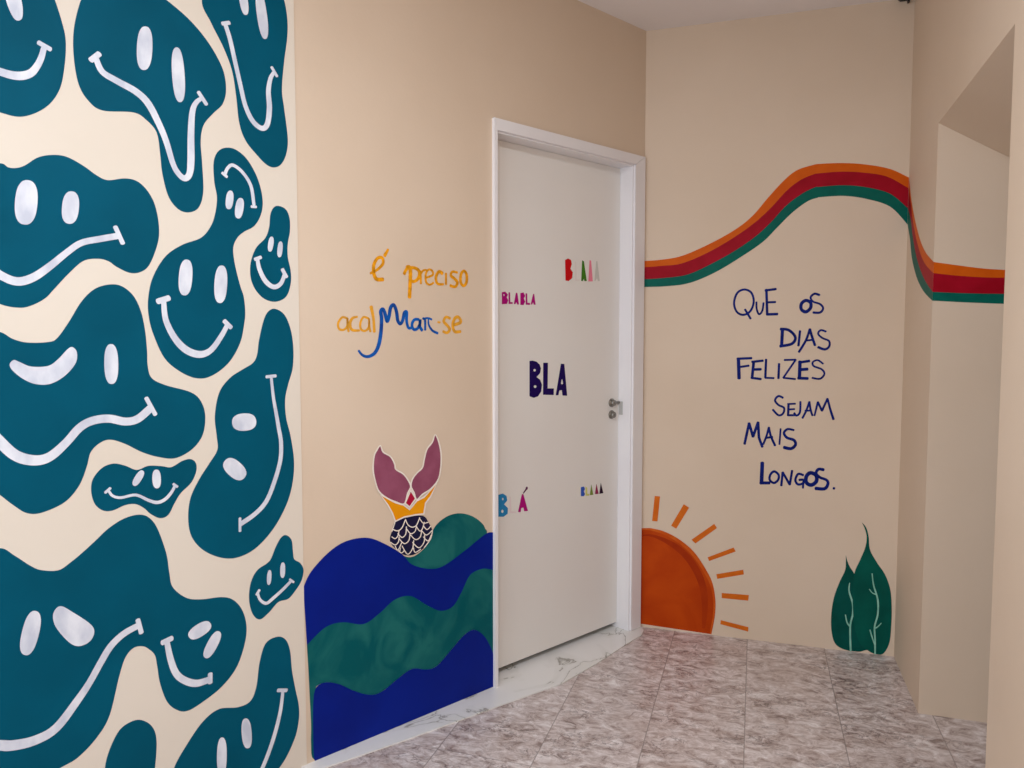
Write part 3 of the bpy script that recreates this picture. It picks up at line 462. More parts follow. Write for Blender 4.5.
   {'k':'fill','name':'face_shape','mat':'mural_teal','w':'left','l':1,'s':True,'p':[(-1.7571,0.4352),(-1.731,0.4171),(-1.7182,0.3772),(-1.7138,0.3187),(-1.7041,0.2591),(-1.6934,0.1987),(-1.6949,0.1516),(-1.7111,0.0972),(-1.754,0.0348),(-1.8155,0.002),(-1.912,0.002),(-2.01,0.0202),(-2.0645,0.1012),(-2.0638,0.1493),(-2.0257,0.206),(-1.9821,0.2535),(-1.9371,0.2734),(-1.8832,0.2603),(-1.8458,0.2657),(-1.8268,0.3021),(-1.8148,0.3739),(-1.7946,0.4257)]},
   {'k':'fill','name':'eye','mat':'mural_white','w':'left','l':3,'s':True,'p':[(-1.9188,0.1268),(-1.9211,0.0995),(-1.9252,0.0833),(-1.931,0.0765),(-1.939,0.0799),(-1.944,0.0913),(-1.9466,0.1101),(-1.9467,0.1382),(-1.9444,0.1652),(-1.9403,0.1813),(-1.9345,0.1883),(-1.9266,0.1852),(-1.9215,0.174),(-1.9188,0.1551)]},
   {'k':'fill','name':'eye','mat':'mural_white','w':'left','l':3,'s':True,'p':[(-1.844,0.1691),(-1.8442,0.1464),(-1.8471,0.1329),(-1.8526,0.1271),(-1.8611,0.1297),(-1.8672,0.1391),(-1.8715,0.1547),(-1.8738,0.1779),(-1.8736,0.2004),(-1.8707,0.2138),(-1.8653,0.2197),(-1.8568,0.2173),(-1.8506,0.2081),(-1.8463,0.1925)]},
   {'k':'strokes','name':'mouth','mat':'mural_white','w':'left','l':3,'st':[([(-1.7446,0.2629,0.01),(-1.7548,0.2009,0.0117),(-1.7763,0.1309,0.013),(-1.8072,0.0621,0.0132),(-1.8454,0.0068,0.0133),(-1.9055,0.002,0.0126)],True,False),([(-1.7604,0.2711,0.0111),(-1.7324,0.262,0.0112)],False,False)]},
 ], None),
 ({'name': 'painted_smiling_face', 'label': 'teal painted rounded blob without a face, low between two larger smiling faces', 'cat': 'mural', 'group': 'teal melting smiling faces painted on the wall', 'pl': 'left'}, [
   {'k':'fill','name':'face_shape','mat':'mural_teal','w':'left','l':1,'s':True,'p':[(-2.1444,0.3147),(-2.1175,0.2877),(-2.1067,0.2448),(-2.1129,0.1689),(-2.1268,0.0991),(-2.189,0.0982),(-2.2351,0.1587),(-2.234,0.2174),(-2.2216,0.2624),(-2.198,0.3042),(-2.1712,0.3179)]},
 ], None),
 ({'name': 'painted_sea', 'label': 'painted blue and green sea waves low on the wall beside the white door', 'cat': 'mural', 'group': None, 'pl': 'left'}, [
   {'k':'fill','name':'green_wave','mat':'sea_green','w':'left','l':1,'s':True,'p':[(-1.3374,0.5977),(-1.2766,0.5807),(-1.2342,0.5894),(-1.1953,0.619),(-1.1768,0.6591),(-1.1492,0.683),(-1.1056,0.6984),(-1.0563,0.6981),(-1.0043,0.6807),(-0.961,0.6515),(-0.939,0.6241),(-0.9357,0.5839),(-1.0367,0.4212),(-1.2675,0.4739)]},
   {'k':'fill','name':'blue_wave','mat':'sea_blue','w':'left','l':3,'s':True,'p':[(-1.671,0.5661),(-1.6446,0.6095),(-1.584,0.6579),(-1.5218,0.682),(-1.4447,0.6793),(-1.3782,0.6471),(-1.3092,0.5981),(-1.2667,0.5531),(-1.193,0.523),(-1.1318,0.5214),(-1.036,0.5571),(-0.9356,0.6011),(-0.8976,0.5996),(-0.8976,0.5996),(-0.8979,0.4566),(-0.8979,0.4566),(-0.9531,0.4723),(-1.0118,0.4612),(-1.053,0.4055),(-1.0935,0.3636),(-1.1484,0.3619),(-1.2091,0.3983),(-1.275,0.4451),(-1.3391,0.4482),(-1.4014,0.4158),(-1.4617,0.396),(-1.5383,0.4219),(-1.6001,0.4211),(-1.6628,0.3826),(-1.6628,0.3826),(-1.6678,0.4886),(-1.6712,0.5552)]},
   {'k':'fill','name':'green_wave','mat':'sea_green','w':'left','l':2,'s':True,'p':[(-0.8979,0.4566),(-0.8979,0.4566),(-0.9531,0.4723),(-1.0118,0.4612),(-1.053,0.4055),(-1.0935,0.3636),(-1.1484,0.3619),(-1.2091,0.3983),(-1.275,0.4451),(-1.3391,0.4482),(-1.4014,0.4158),(-1.4617,0.396),(-1.5383,0.4219),(-1.6001,0.4211),(-1.6628,0.3826),(-1.6628,0.3826),(-1.6594,0.3096),(-1.6563,0.2195),(-1.6532,0.1288),(-1.6544,0.0617),(-1.6481,0.0141),(-1.6071,0.0039),(-1.5916,0.1981),(-1.6346,0.237),(-1.6031,0.245),(-1.554,0.2236),(-1.5037,0.1866),(-1.4452,0.1533),(-1.398,0.1462),(-1.3281,0.1722),(-1.2703,0.1876),(-1.2111,0.1671),(-1.1654,0.1658),(-1.1024,0.205),(-1.0376,0.2453),(-0.9877,0.249),(-0.9367,0.2044),(-0.8986,0.1328),(-0.8986,0.1328)]},
   {'k':'fill','name':'blue_wave','mat':'sea_blue','w':'left','l':3.5,'s':True,'p':[(-0.8986,0.1328),(-0.8986,0.1328),(-0.9367,0.2044),(-0.9877,0.249),(-1.0376,0.2453),(-1.1024,0.205),(-1.1654,0.1658),(-1.2111,0.1671),(-1.2703,0.1876),(-1.3281,0.1722),(-1.398,0.1462),(-1.4452,0.1533),(-1.5037,0.1866),(-1.554,0.2236),(-1.6031,0.245),(-1.6346,0.237),(-1.6449,0.1933),(-1.6469,0.0815),(-1.6456,0.0188),(-1.6411,0.002),(-1.6411,0.002),(-1.4136,0.002),(-1.1667,0.002),(-0.8989,0.002),(-0.8989,0.002),(-0.8986,0.1328)]},
 ], None),
 ({'name': 'painted_mermaid_tail', 'label': 'painted mermaid tail with plum fins rising out of the blue waves', 'cat': 'mural', 'group': None, 'pl': 'left'}, [
   {'k':'fill','name':'tail_stock','mat':'scale_navy','w':'left','l':4,'s':True,'p':[(-1.3365,0.7141),(-1.2998,0.7236),(-1.2548,0.722),(-1.2166,0.7132),(-1.1973,0.6882),(-1.1819,0.6578),(-1.19,0.6301),(-1.2176,0.603),(-1.2561,0.5881),(-1.2863,0.5896),(-1.3158,0.6043),(-1.3554,0.648),(-1.3492,0.684)]},
   {'k':'fill','name':'tail_band','mat':'band_orange','w':'left','l':4,'s':False,'p':[(-1.3911,0.8123),(-1.3358,0.7796),(-1.3008,0.7657),(-1.2772,0.747),(-1.2467,0.7727),(-1.216,0.7809),(-1.1624,0.8197),(-1.1888,0.7782),(-1.21,0.7589),(-1.2181,0.7218),(-1.2548,0.7245),(-1.2998,0.7242),(-1.3351,0.7157),(-1.347,0.7455),(-1.3646,0.776)]},
   {'k':'fill','name':'fin','mat':'fin_plum','w':'left','l':5,'s':True,'p':[(-1.3905,0.977),(-1.3905,0.977),(-1.3802,0.9548),(-1.352,0.9367),(-1.3358,0.9103),(-1.3309,0.8913),(-1.3019,0.8723),(-1.2821,0.848),(-1.2719,0.8248),(-1.2841,0.8045),(-1.2993,0.7692),(-1.3358,0.7827),(-1.3714,0.8021),(-1.3994,0.828),(-1.4128,0.8649),(-1.4193,0.9018),(-1.4153,0.9435),(-1.4046,0.9634)]},
   {'k':'fill','name':'fin','mat':'fin_plum','w':'left','l':5,'s':True,'p':[(-1.1674,0.9937),(-1.1674,0.9937),(-1.1518,0.9667),(-1.1417,0.9206),(-1.1445,0.8691),(-1.1568,0.8319),(-1.1885,0.8052),(-1.2236,0.7909),(-1.2482,0.776),(-1.2578,0.8008),(-1.2704,0.8246),(-1.2649,0.849),(-1.2458,0.8686),(-1.2228,0.8848),(-1.2148,0.9124),(-1.2029,0.9461),(-1.1794,0.9693)]},
   {'k':'fill','name':'diamond','mat':'diamond_red','w':'left','l':5,'s':False,'p':[(-1.272,0.8122),(-1.2512,0.7809),(-1.2771,0.7545),(-1.2956,0.7705)]},
   {'k':'strokes','name':'white_outline','mat':'mural_cream_line','w':'left','l':6,'st':[([(-1.3905,0.977,0.0045),(-1.3802,0.9548,0.0048),(-1.352,0.9367,0.0048),(-1.3358,0.9103,0.0052),(-1.3309,0.8913,0.0049),(-1.3019,0.8723,0.0049),(-1.2821,0.848,0.0052),(-1.2719,0.8248,0.0058),(-1.2841,0.8045,0.0058),(-1.2993,0.7692,0.0054),(-1.3358,0.7827,0.0046),(-1.3714,0.8021,0.0046),(-1.3994,0.828,0.0049),(-1.4128,0.8649,0.0051),(-1.4193,0.9018,0.0053),(-1.4153,0.9435,0.0053),(-1.4046,0.9634,0.0053)],True,True),([(-1.1674,0.9937,0.0049),(-1.1518,0.9667,0.0059),(-1.1417,0.9206,0.0061),(-1.1445,0.8691,0.0062),(-1.1568,0.8319,0.0061),(-1.1885,0.8052,0.0058),(-1.2236,0.7909,0.0056),(-1.2482,0.776,0.0047),(-1.2578,0.8008,0.0054),(-1.2704,0.8246,0.0057),(-1.2649,0.849,0.0058),(-1.2458,0.8686,0.0057),(-1.2228,0.8848,0.0059),(-1.2148,0.9124,0.0059),(-1.2029,0.9461,0.0059),(-1.1794,0.9693,0.0059)],True,True),([(-1.272,0.8122,0.0052),(-1.2512,0.7809,0.0059),(-1.2771,0.7545,0.0052),(-1.2956,0.7705,0.0057)],False,True),([(-1.3911,0.8123,0.0049),(-1.3358,0.7796,0.0046),(-1.3008,0.7657,0.0046),(-1.2772,0.747,0.0051),(-1.2467,0.7727,0.0056),(-1.216,0.7809,0.0057),(-1.1624,0.8197,0.0049),(-1.1888,0.7782,0.006),(-1.21,0.7589,0.0061),(-1.2181,0.7218,0.0059),(-1.2548,0.7245,0.005),(-1.2998,0.7242,0.0051),(-1.3351,0.7157,0.0045),(-1.347,0.7455,0.0051),(-1.3646,0.776,0.0049)],False,True),([(-1.3492,0.684,0.0043),(-1.3365,0.7141,0.0043)],True,False),([(-1.1819,0.6578,0.0046),(-1.19,0.6301,0.0046),(-1.2176,0.603,0.0046)],True,False)]},
   {'k':'strokes','name':'scale_pattern','mat':'mural_cream_line','w':'left','l':6.5,'st':[([(-1.3455,0.6896,0.0034),(-1.326,0.6818,0.0037),(-1.309,0.6895,0.0043),(-1.2962,0.7123,0.0044)],True,False),([(-1.2947,0.7152,0.0039),(-1.2837,0.6945,0.0037),(-1.2665,0.684,0.0036),(-1.249,0.6886,0.0044),(-1.2358,0.7119,0.0045)],True,False),([(-1.2359,0.7087,0.0038),(-1.2207,0.6902,0.0035),(-1.1997,0.6899,0.0038)],True,False),([(-1.3501,0.6656,0.0034),(-1.3372,0.6571,0.0037),(-1.3262,0.6644,0.0043),(-1.3208,0.6822,0.0043)],True,False),([(-1.3261,0.6725,0.0035),(-1.3094,0.6563,0.0035),(-1.2944,0.665,0.0044),(-1.2912,0.6895,0.0043)],True,False),([(-1.2913,0.6833,0.0037),(-1.2743,0.6632,0.0035),(-1.2569,0.6665,0.0044),(-1.2506,0.6807,0.0045)],True,False),([(-1.2514,0.6859,0.0038),(-1.2363,0.6654,0.0035),(-1.2247,0.6717,0.0045),(-1.2168,0.6928,0.0046)],True,False),([(-1.2207,0.6806,0.0037),(-1.2054,0.6651,0.0036),(-1.1896,0.674,0.0044)],True,False),([(-1.3554,0.648,0.0034),(-1.3374,0.6359,0.0036),(-1.3242,0.6434,0.0044),(-1.3211,0.6604,0.0043)],True,False),([(-1.3212,0.6541,0.0036),(-1.3007,0.6334,0.0035),(-1.282,0.6406,0.0044),(-1.2765,0.6636,0.0044)],True,False),([(-1.2743,0.6582,0.0036),(-1.2541,0.6387,0.0035),(-1.2342,0.6446,0.0045),(-1.2278,0.669,0.0045)],True,False),([(-1.2286,0.666,0.0037),(-1.2079,0.6463,0.0037),(-1.1835,0.6581,0.0044)],True,False),([(-1.3375,0.6322,0.0037),(-1.3267,0.6164,0.004),(-1.3095,0.6407,0.0044)],True,False),([(-1.3097,0.6269,0.0038),(-1.2877,0.5943,0.0034),(-1.2673,0.6094,0.0045),(-1.2617,0.6369,0.0045)],True,False),([(-1.267,0.6315,0.0036),(-1.2406,0.6075,0.0036),(-1.2189,0.6226,0.0046),(-1.2156,0.6509,0.0045)],True,False),([(-1.2211,0.6422,0.0037),(-1.2018,0.6245,0.0039),(-1.1875,0.6426,0.0046)],True,False),([(-1.3267,0.6164,0.0035),(-1.3121,0.6036,0.0035),(-1.301,0.6096,0.0042)],True,False),([(-1.3216,0.6092,0.0044),(-1.3156,0.6218,0.0036),(-1.3202,0.6089,0.0044)],True,False),([(-1.2635,0.6118,0.0041),(-1.256,0.5945,0.0035),(-1.233,0.6009,0.0042)],True,False)]},
 ], None),
 ({'name': 'painted_phrase', 'label': 'orange and blue handwritten phrase on the wall above the mermaid tail', 'cat': 'lettering', 'group': None, 'pl': 'left'}, [
   {'k':'strokes','name':'word','mat':'letter_orange','w':'left','l':1,'st':[([(-1.4198,1.5375,0.0081),(-1.394,1.551,0.0089),(-1.3722,1.5718,0.0104),(-1.375,1.59,0.0111),(-1.3923,1.5878,0.0105),(-1.4061,1.567,0.0123),(-1.4076,1.5408,0.0133),(-1.3975,1.5205,0.0131),(-1.3722,1.5208,0.0126)],True,False),([(-1.3656,1.5976,0.0122),(-1.3516,1.6192,0.0082)],True,False)]},
   {'k':'strokes','name':'word','mat':'letter_orange','w':'left','l':1,'st':[([(-1.2799,1.5656,0.0127),(-1.2655,1.5627,0.0149),(-1.2659,1.5166,0.0148),(-1.2691,1.4664,0.0147)],True,False),([(-1.2899,1.5434,0.0119),(-1.2766,1.562,0.0108),(-1.2469,1.5655,0.0111),(-1.2283,1.554,0.0132),(-1.2325,1.5319,0.0123),(-1.2507,1.52,0.0106),(-1.2658,1.5247,0.0113)],True,False),([(-1.2229,1.556,0.0085),(-1.2219,1.5144,0.0085)],True,False),([(-1.223,1.5461,0.0078),(-1.2121,1.5589,0.0073),(-1.1984,1.5619,0.0069)],True,False),([(-1.2,1.5353,0.007),(-1.1724,1.5462,0.0078),(-1.1737,1.56,0.0084),(-1.1895,1.5635,0.0071),(-1.2013,1.5474,0.0085),(-1.2001,1.5209,0.0086),(-1.1851,1.5123,0.007),(-1.1685,1.5203,0.0072)],True,False),([(-1.1304,1.5542,0.0136),(-1.1459,1.5589,0.0114),(-1.1586,1.5386,0.0116),(-1.1518,1.5178,0.0099),(-1.1264,1.5167,0.008)],True,False),([(-1.1148,1.5551,0.009),(-1.115,1.5173,0.009)],True,False),([(-1.0642,1.5609,0.0082),(-1.086,1.5625,0.0087),(-1.0933,1.549,0.0114),(-1.0767,1.5385,0.0114),(-1.0644,1.5254,0.0127),(-1.0747,1.5107,0.0103),(-1.0964,1.5136,0.0106)],True,False),([(-1.0347,1.5684,0.0097),(-1.0481,1.555,0.0121),(-1.0497,1.5285,0.0124),(-1.0364,1.5153,0.0097),(-1.023,1.5298,0.0123),(-1.0228,1.5564,0.0126)],True,True)]},
   {'k':'strokes','name':'word','mat':'letter_amber','w':'left','l':1,'st':[([(-1.5066,1.3915,0.0073),(-1.5238,1.3947,0.0072),(-1.5384,1.3767,0.0078),(-1.5358,1.359,0.0078),(-1.5204,1.3556,0.0072),(-1.507,1.3669,0.008),(-1.5054,1.3925,0.0072),(-1.5058,1.3669,0.0081),(-1.502,1.3506,0.0081)],True,False),([(-1.4696,1.3973,0.0065),(-1.4873,1.3928,0.0087),(-1.497,1.3747,0.0114),(-1.4897,1.3558,0.0092),(-1.4631,1.3539,0.0073)],True,False),([(-1.429,1.3928,0.0075),(-1.4476,1.3967,0.0074),(-1.4592,1.3778,0.0083),(-1.4571,1.3581,0.0081),(-1.4422,1.353,0.0073),(-1.4282,1.3651,0.0083),(-1.4266,1.3929,0.0073),(-1.4264,1.3652,0.0085),(-1.4223,1.351,0.0085)],True,False),([(-1.4188,1.4307,0.0128),(-1.4108,1.3942,0.0103),(-1.4077,1.3501,0.0103)],True,False)]},
   {'k':'strokes','name':'blue_word','mat':'letter_blue','w':'left','l':1.5,'st':[([(-1.467,1.2896,0.0078),(-1.4523,1.2748,0.0089),(-1.4313,1.2703,0.01),(-1.4067,1.282,0.0124),(-1.3909,1.3099,0.014),(-1.3823,1.3523,0.014),(-1.3799,1.3948,0.0139),(-1.3828,1.4159,0.0135),(-1.374,1.424,0.0123),(-1.366,1.4083,0.0136),(-1.3588,1.3845,0.0124),(-1.3511,1.4006,0.0136),(-1.3444,1.4301,0.0132),(-1.3316,1.4385,0.0124),(-1.3216,1.4173,0.0134),(-1.3168,1.3878,0.0132),(-1.3066,1.3771,0.011),(-1.2967,1.3908,0.0127),(-1.2906,1.4137,0.0122),(-1.2807,1.4155,0.0123),(-1.2817,1.3883,0.0118),(-1.274,1.3639,0.0105),(-1.2588,1.3668,0.0089)],True,False),([(-1.2318,1.393,0.0095),(-1.2499,1.3916,0.0101),(-1.26,1.3761,0.0114),(-1.2542,1.3597,0.0104),(-1.2388,1.3615,0.0103),(-1.2272,1.3782,0.0114),(-1.2264,1.3931,0.0117),(-1.2273,1.3699,0.0116),(-1.2186,1.3561,0.0114)],True,False),([(-1.2149,1.3966,0.0084),(-1.206,1.3912,0.0094),(-1.2057,1.3579,0.0094)],True,False),([(-1.2121,1.3955,0.007),(-1.1944,1.3981,0.0071),(-1.1778,1.3939,0.0073)],True,False),([(-1.1916,1.3937,0.0063),(-1.1904,1.3758,0.0078),(-1.1754,1.3559,0.0085),(-1.1517,1.3464,0.0089)],True,False)]},
   {'k':'strokes','name':'word','mat':'letter_amber','w':'left','l':1,'st':[([(-1.1514,1.3853,0.0072),(-1.1415,1.3838,0.0072)],True,False),([(-1.0972,1.3986,0.0099),(-1.1158,1.4029,0.0099),(-1.1259,1.3879,0.0119),(-1.1103,1.374,0.0113),(-1.0996,1.3598,0.0121),(-1.1119,1.3483,0.0098),(-1.129,1.3528,0.0098)],True,False),([(-1.0813,1.376,0.0108),(-1.0505,1.3862,0.0126),(-1.0592,1.4033,0.0117),(-1.0754,1.4002,0.0121),(-1.0857,1.3771,0.0132),(-1.0778,1.3531,0.0118),(-1.0506,1.3532,0.0105)],True,False)]},
 ], None),
 ({'name': 'painted_phrase', 'label': 'navy capital handwriting in six lines on the wall above the painted sun and leaves', 'cat': 'lettering', 'group': None, 'pl': 'back'}, [
   {'k':'strokes','name':'word','mat':'letter_navy','w':'back','l':1,'st':[([(0.4321,1.5388,0.0095),(0.4033,1.5239,0.0095),(0.391,1.481,0.0092),(0.4034,1.443,0.0092),(0.4308,1.43,0.0096),(0.4595,1.4465,0.0094),(0.4722,1.4865,0.0091),(0.4613,1.5248,0.0091)],True,True),([(0.4368,1.4534,0.0091),(0.4501,1.4311,0.0091),(0.4608,1.4129,0.0091)],True,False),([(0.4831,1.4843,0.0082),(0.485,1.4542,0.0081),(0.495,1.432,0.0084),(0.5075,1.4459,0.0083),(0.5125,1.4806,0.0082)],True,False),([(0.5228,1.537,0.0108),(0.5281,1.4304,0.0108)],False,False),([(0.5185,1.5331,0.0104),(0.5613,1.5382,0.0104)],True,False),([(0.5258,1.4824,0.0095),(0.5605,1.4832,0.0094)],True,False),([(0.5268,1.4311,0.0114),(0.5697,1.432,0.0113)],True,False)]},
   {'k':'strokes','name':'word','mat':'letter_navy','w':'back','l':1,'st':[([(0.6817,1.488,0.014),(0.6647,1.4751,0.0136),(0.664,1.4521,0.0131),(0.6815,1.4401,0.014),(0.6996,1.4549,0.0135),(0.7003,1.4779,0.0131)],True,True),([(0.7338,1.51,0.0101),(0.7147,1.5156,0.0097),(0.6998,1.5008,0.0087),(0.7094,1.483,0.0083),(0.7371,1.4721,0.0083),(0.7496,1.4543,0.0085),(0.7379,1.4368,0.0097),(0.7117,1.4371,0.0102)],True,False)]},
   {'k':'strokes','name':'word','mat':'letter_navy','w':'back','l':1,'st':[([(0.5912,1.3667,0.0134),(0.5889,1.2962,0.0134)],False,False),([(0.5836,1.3681,0.0122),(0.6163,1.3633,0.012),(0.6431,1.3334,0.0115),(0.63,1.3056,0.0122),(0.5832,1.2948,0.0123)],True,False),([(0.6611,1.3599,0.0097),(0.6563,1.297,0.0097)],True,False),([(0.6998,1.3676,0.0098),(0.6854,1.3202,0.0098),(0.6587,1.2706,0.0099)],True,False),([(0.6998,1.3676,0.0104),(0.7097,1.3334,0.0104),(0.7216,1.2992,0.0105)],True,False),([(0.6842,1.3189,0.0084),(0.7161,1.3229,0.0084)],True,False),([(0.7629,1.3569,0.0083),(0.7427,1.3629,0.0084),(0.7327,1.3478,0.0078),(0.7495,1.3301,0.0081),(0.7759,1.3171,0.0083),(0.7765,1.2942,0.0091),(0.7598,1.2823,0.0104),(0.734,1.2914,0.0111)],True,False)]},
   {'k':'strokes','name':'word','mat':'letter_navy','w':'back','l':1,'st':[([(0.4135,1.24,0.0148),(0.4176,1.1543,0.0148)],False,False),([(0.4083,1.2399,0.0106),(0.4678,1.2431,0.0106)],True,False),([(0.4154,1.2033,0.0097),(0.4574,1.2106,0.0096)],True,False),([(0.4771,1.229,0.0119),(0.4713,1.1566,0.0119)],False,False),([(0.47,1.2269,0.0106),(0.5148,1.2327,0.0105)],True,False),([(0.4739,1.1938,0.0115),(0.5072,1.1956,0.0115)],True,False),([(0.4681,1.1579,0.0106),(0.508,1.1531,0.0105)],True,False),([(0.5274,1.2382,0.0099),(0.5258,1.1602,0.01)],False,False),([(0.5258,1.1588,0.0086),(0.5608,1.158,0.0086)],True,False),([(0.5804,1.22,0.0099),(0.5791,1.157,0.0099)],True,False),([(0.6014,1.2362,0.0085),(0.647,1.238,0.0085)],False,False),([(0.647,1.238,0.0082),(0.5986,1.16,0.0082)],False,False),([(0.5986,1.16,0.0085),(0.6469,1.1555,0.0085)],False,False),([(0.6639,1.2308,0.0141),(0.663,1.1597,0.0141)],False,False),([(0.6597,1.2261,0.0113),(0.701,1.2332,0.0113)],True,False),([(0.6635,1.1956,0.0132),(0.6943,1.1987,0.0132)],True,False),([(0.658,1.1596,0.0123),(0.6965,1.159,0.0122)],True,False),([(0.7551,1.2218,0.0073),(0.7334,1.2368,0.0077),(0.7146,1.228,0.0077),(0.7187,1.2115,0.008),(0.7496,1.1987,0.0082),(0.761,1.1791,0.0078),(0.7444,1.1584,0.0084),(0.7136,1.1619,0.0084)],True,False)]},
   {'k':'strokes','name':'word','mat':'letter_navy','w':'back','l':1,'st':[([(0.5992,1.0744,0.0092),(0.5806,1.0812,0.0093),(0.5672,1.0626,0.0088),(0.5813,1.0433,0.0091),(0.6042,1.0308,0.0089),(0.6006,1.0067,0.0089),(0.5822,0.9988,0.0093),(0.5591,1.0222,0.0091)],True,False),([(0.6222,1.0495,0.0097),(0.6212,0.9986,0.0097)],False,False),([(0.6188,1.048,0.0083),(0.6493,1.0502,0.0082)],True,False),([(0.6227,1.0248,0.0083),(0.6464,1.027,0.0082)],True,False),([(0.6212,1.0,0.0093),(0.647,1.0008,0.0093)],True,False),([(0.6693,1.0595,0.0086),(0.6683,1.0146,0.0086),(0.6551,0.9997,0.0092),(0.6454,1.0102,0.009)],True,False),([(0.7049,1.0604,0.0086),(0.6937,1.0226,0.0087),(0.679,0.9896,0.0087)],True,False),([(0.7049,1.0604,0.0086),(0.7103,1.0267,0.0086),(0.7183,1.0017,0.0086)],True,False),([(0.689,1.021,0.0082),(0.7138,1.0232,0.0082)],True,False),([(0.7263,1.0019,0.0076),(0.7383,1.0598,0.0087)],False,False),([(0.7383,1.0598,0.0088),(0.7551,1.023,0.0094)],False,False),([(0.7551,1.023,0.0093),(0.7756,1.0751,0.0087)],False,False),([(0.7756,1.0751,0.0087),(0.7866,1.0325,0.0092)],False,False),([(0.7866,1.0325,0.0093),(0.8008,0.9886,0.0104)],False,False)]},
   {'k':'strokes','name':'word','mat':'letter_navy','w':'back','l':1,'st':[([(0.4456,0.8683,0.011),(0.4629,0.9602,0.0114)],False,False),([(0.4629,0.9602,0.0115),(0.4801,0.9016,0.0119)],False,False),([(0.4801,0.9016,0.0117),(0.4999,0.9652,0.0117)],False,False),([(0.4999,0.9652,0.0117),(0.5047,0.8989,0.0113)],False,False),([(0.5047,0.8989,0.0115),(0.5194,0.8589,0.0111)],False,False),([(0.5441,0.9447,0.0088),(0.5358,0.9076,0.0089),(0.5226,0.8702,0.0089)],True,False),([(0.5441,0.9447,0.0099),(0.5531,0.9083,0.0099),(0.5712,0.8671,0.01)],True,False),([(0.5311,0.8986,0.0094),(0.5601,0.9034,0.0094)],True,False),([(0.5924,0.9406,0.0078),(0.5889,0.8731,0.0078)],True,False),([(0.6456,0.9368,0.0093),(0.6211,0.9402,0.0101),(0.6064,0.9236,0.0104),(0.6184,0.9036,0.0118),(0.6466,0.8939,0.0125),(0.6538,0.8745,0.0124),(0.6365,0.8569,0.0138),(0.6077,0.8607,0.0146)],True,False)]},
   {'k':'strokes','name':'word','mat':'letter_navy','w':'back','l':1,'st':[([(0.5207,0.7902,0.0158),(0.5189,0.7025,0.0159)],False,False),([(0.5141,0.7007,0.0137),(0.5516,0.703,0.0137)],True,False),([(0.57,0.7544,0.0105),(0.5544,0.7387,0.0098),(0.5528,0.7164,0.0101),(0.5696,0.7041,0.0105),(0.5866,0.7184,0.0098),(0.5882,0.7406,0.01)],True,True),([(0.6002,0.6941,0.0097),(0.6045,0.7526,0.0097)],False,False),([(0.6045,0.7526,0.0101),(0.6344,0.7006,0.0101)],False,False),([(0.6344,0.7006,0.0097),(0.6426,0.762,0.0096)],False,False),([(0.6878,0.7448,0.0104),(0.6674,0.7488,0.01),(0.6564,0.7225,0.0097),(0.667,0.7041,0.0104),(0.6872,0.7097,0.0099),(0.6882,0.7244,0.0102),(0.672,0.7234,0.0104)],True,False),([(0.6884,0.7171,0.0086),(0.6876,0.6892,0.0086)],True,False),([(0.7165,0.7566,0.0165),(0.7,0.7397,0.0153),(0.7006,0.7141,0.0159),(0.7197,0.7043,0.0165),(0.7394,0.7201,0.0153),(0.7389,0.7455,0.0158)],True,True),([(0.7676,0.7725,0.0134),(0.7476,0.7736,0.0125),(0.7386,0.7564,0.0114),(0.7537,0.7391,0.0115),(0.7792,0.7297,0.0117),(0.7862,0.7142,0.0119),(0.7735,0.6917,0.014),(0.7381,0.6909,0.0155)],True,False)]},
   {'k':'fill','name':'full_stop','mat':'letter_navy','w':'back','l':1,'s':True,'p':[(0.8151,0.6957),(0.8147,0.6932),(0.8133,0.6911),(0.8112,0.6898),(0.8088,0.6897),(0.8067,0.6907),(0.8052,0.6926),(0.8046,0.6951),(0.805,0.6976),(0.8065,0.6997),(0.8086,0.701),(0.8109,0.7011),(0.813,0.7001),(0.8146,0.6982)]},
 ], None),
 ({'name': 'painted_sun', 'label': 'large orange half sun with seven rays painted low beside the door frame', 'cat': 'mural', 'group': None, 'pl': 'back'}, [
   {'k':'fill','name':'sun_disc','mat':'sun_orange','w':'back','l':1,'s':True,'p':[(0.002,0.4601),(0.002,0.4601),(0.0215,0.4628),(0.0533,0.4631),(0.1062,0.4512),(0.1691,0.4209),(0.2317,0.3727),(0.2839,0.3028),(0.3174,0.2368),(0.3338,0.1638),(0.3329,0.0889),(0.3191,0.0035),(0.3191,0.0035),(0.002,0.0137),(0.002,0.0137)]},
   {'k':'strokes','name':'brush_band','mat':'sun_deep','w':'back','l':1.5,'st':[([(0.0059,0.4278,0.0044),(0.0537,0.4296,0.0121),(0.1172,0.4089,0.0215),(0.1749,0.3752,0.0283),(0.2221,0.329,0.0315),(0.262,0.2632,0.032),(0.2836,0.1905,0.0297),(0.2889,0.1052,0.0233),(0.284,0.0293,0.0143)],True,False)]},
   {'k':'strokes','name':'rim','mat':'sun_rim','w':'back','l':2,'st':[([(0.0002,0.4557,0.0065),(0.0215,0.4584,0.0085),(0.0534,0.4577,0.011),(0.1062,0.4458,0.0143),(0.1692,0.4155,0.0162),(0.2298,0.3672,0.0174),(0.2799,0.2992,0.0159),(0.3134,0.2364,0.0135),(0.3287,0.1633,0.0094),(0.3278,0.0936,0.0073),(0.315,0.0062,0.006)],True,False)]},
   {'k':'fill','name':'ray','mat':'ray_orange','w':'back','l':1,'s':False,'p':[(0.0601,0.6137),(0.0843,0.6131),(0.0741,0.4972),(0.0498,0.4975)]},
   {'k':'fill','name':'ray','mat':'ray_orange','w':'back','l':1,'s':False,'p':[(0.1897,0.585),(0.2135,0.5707),(0.1581,0.4704),(0.135,0.4825)]},
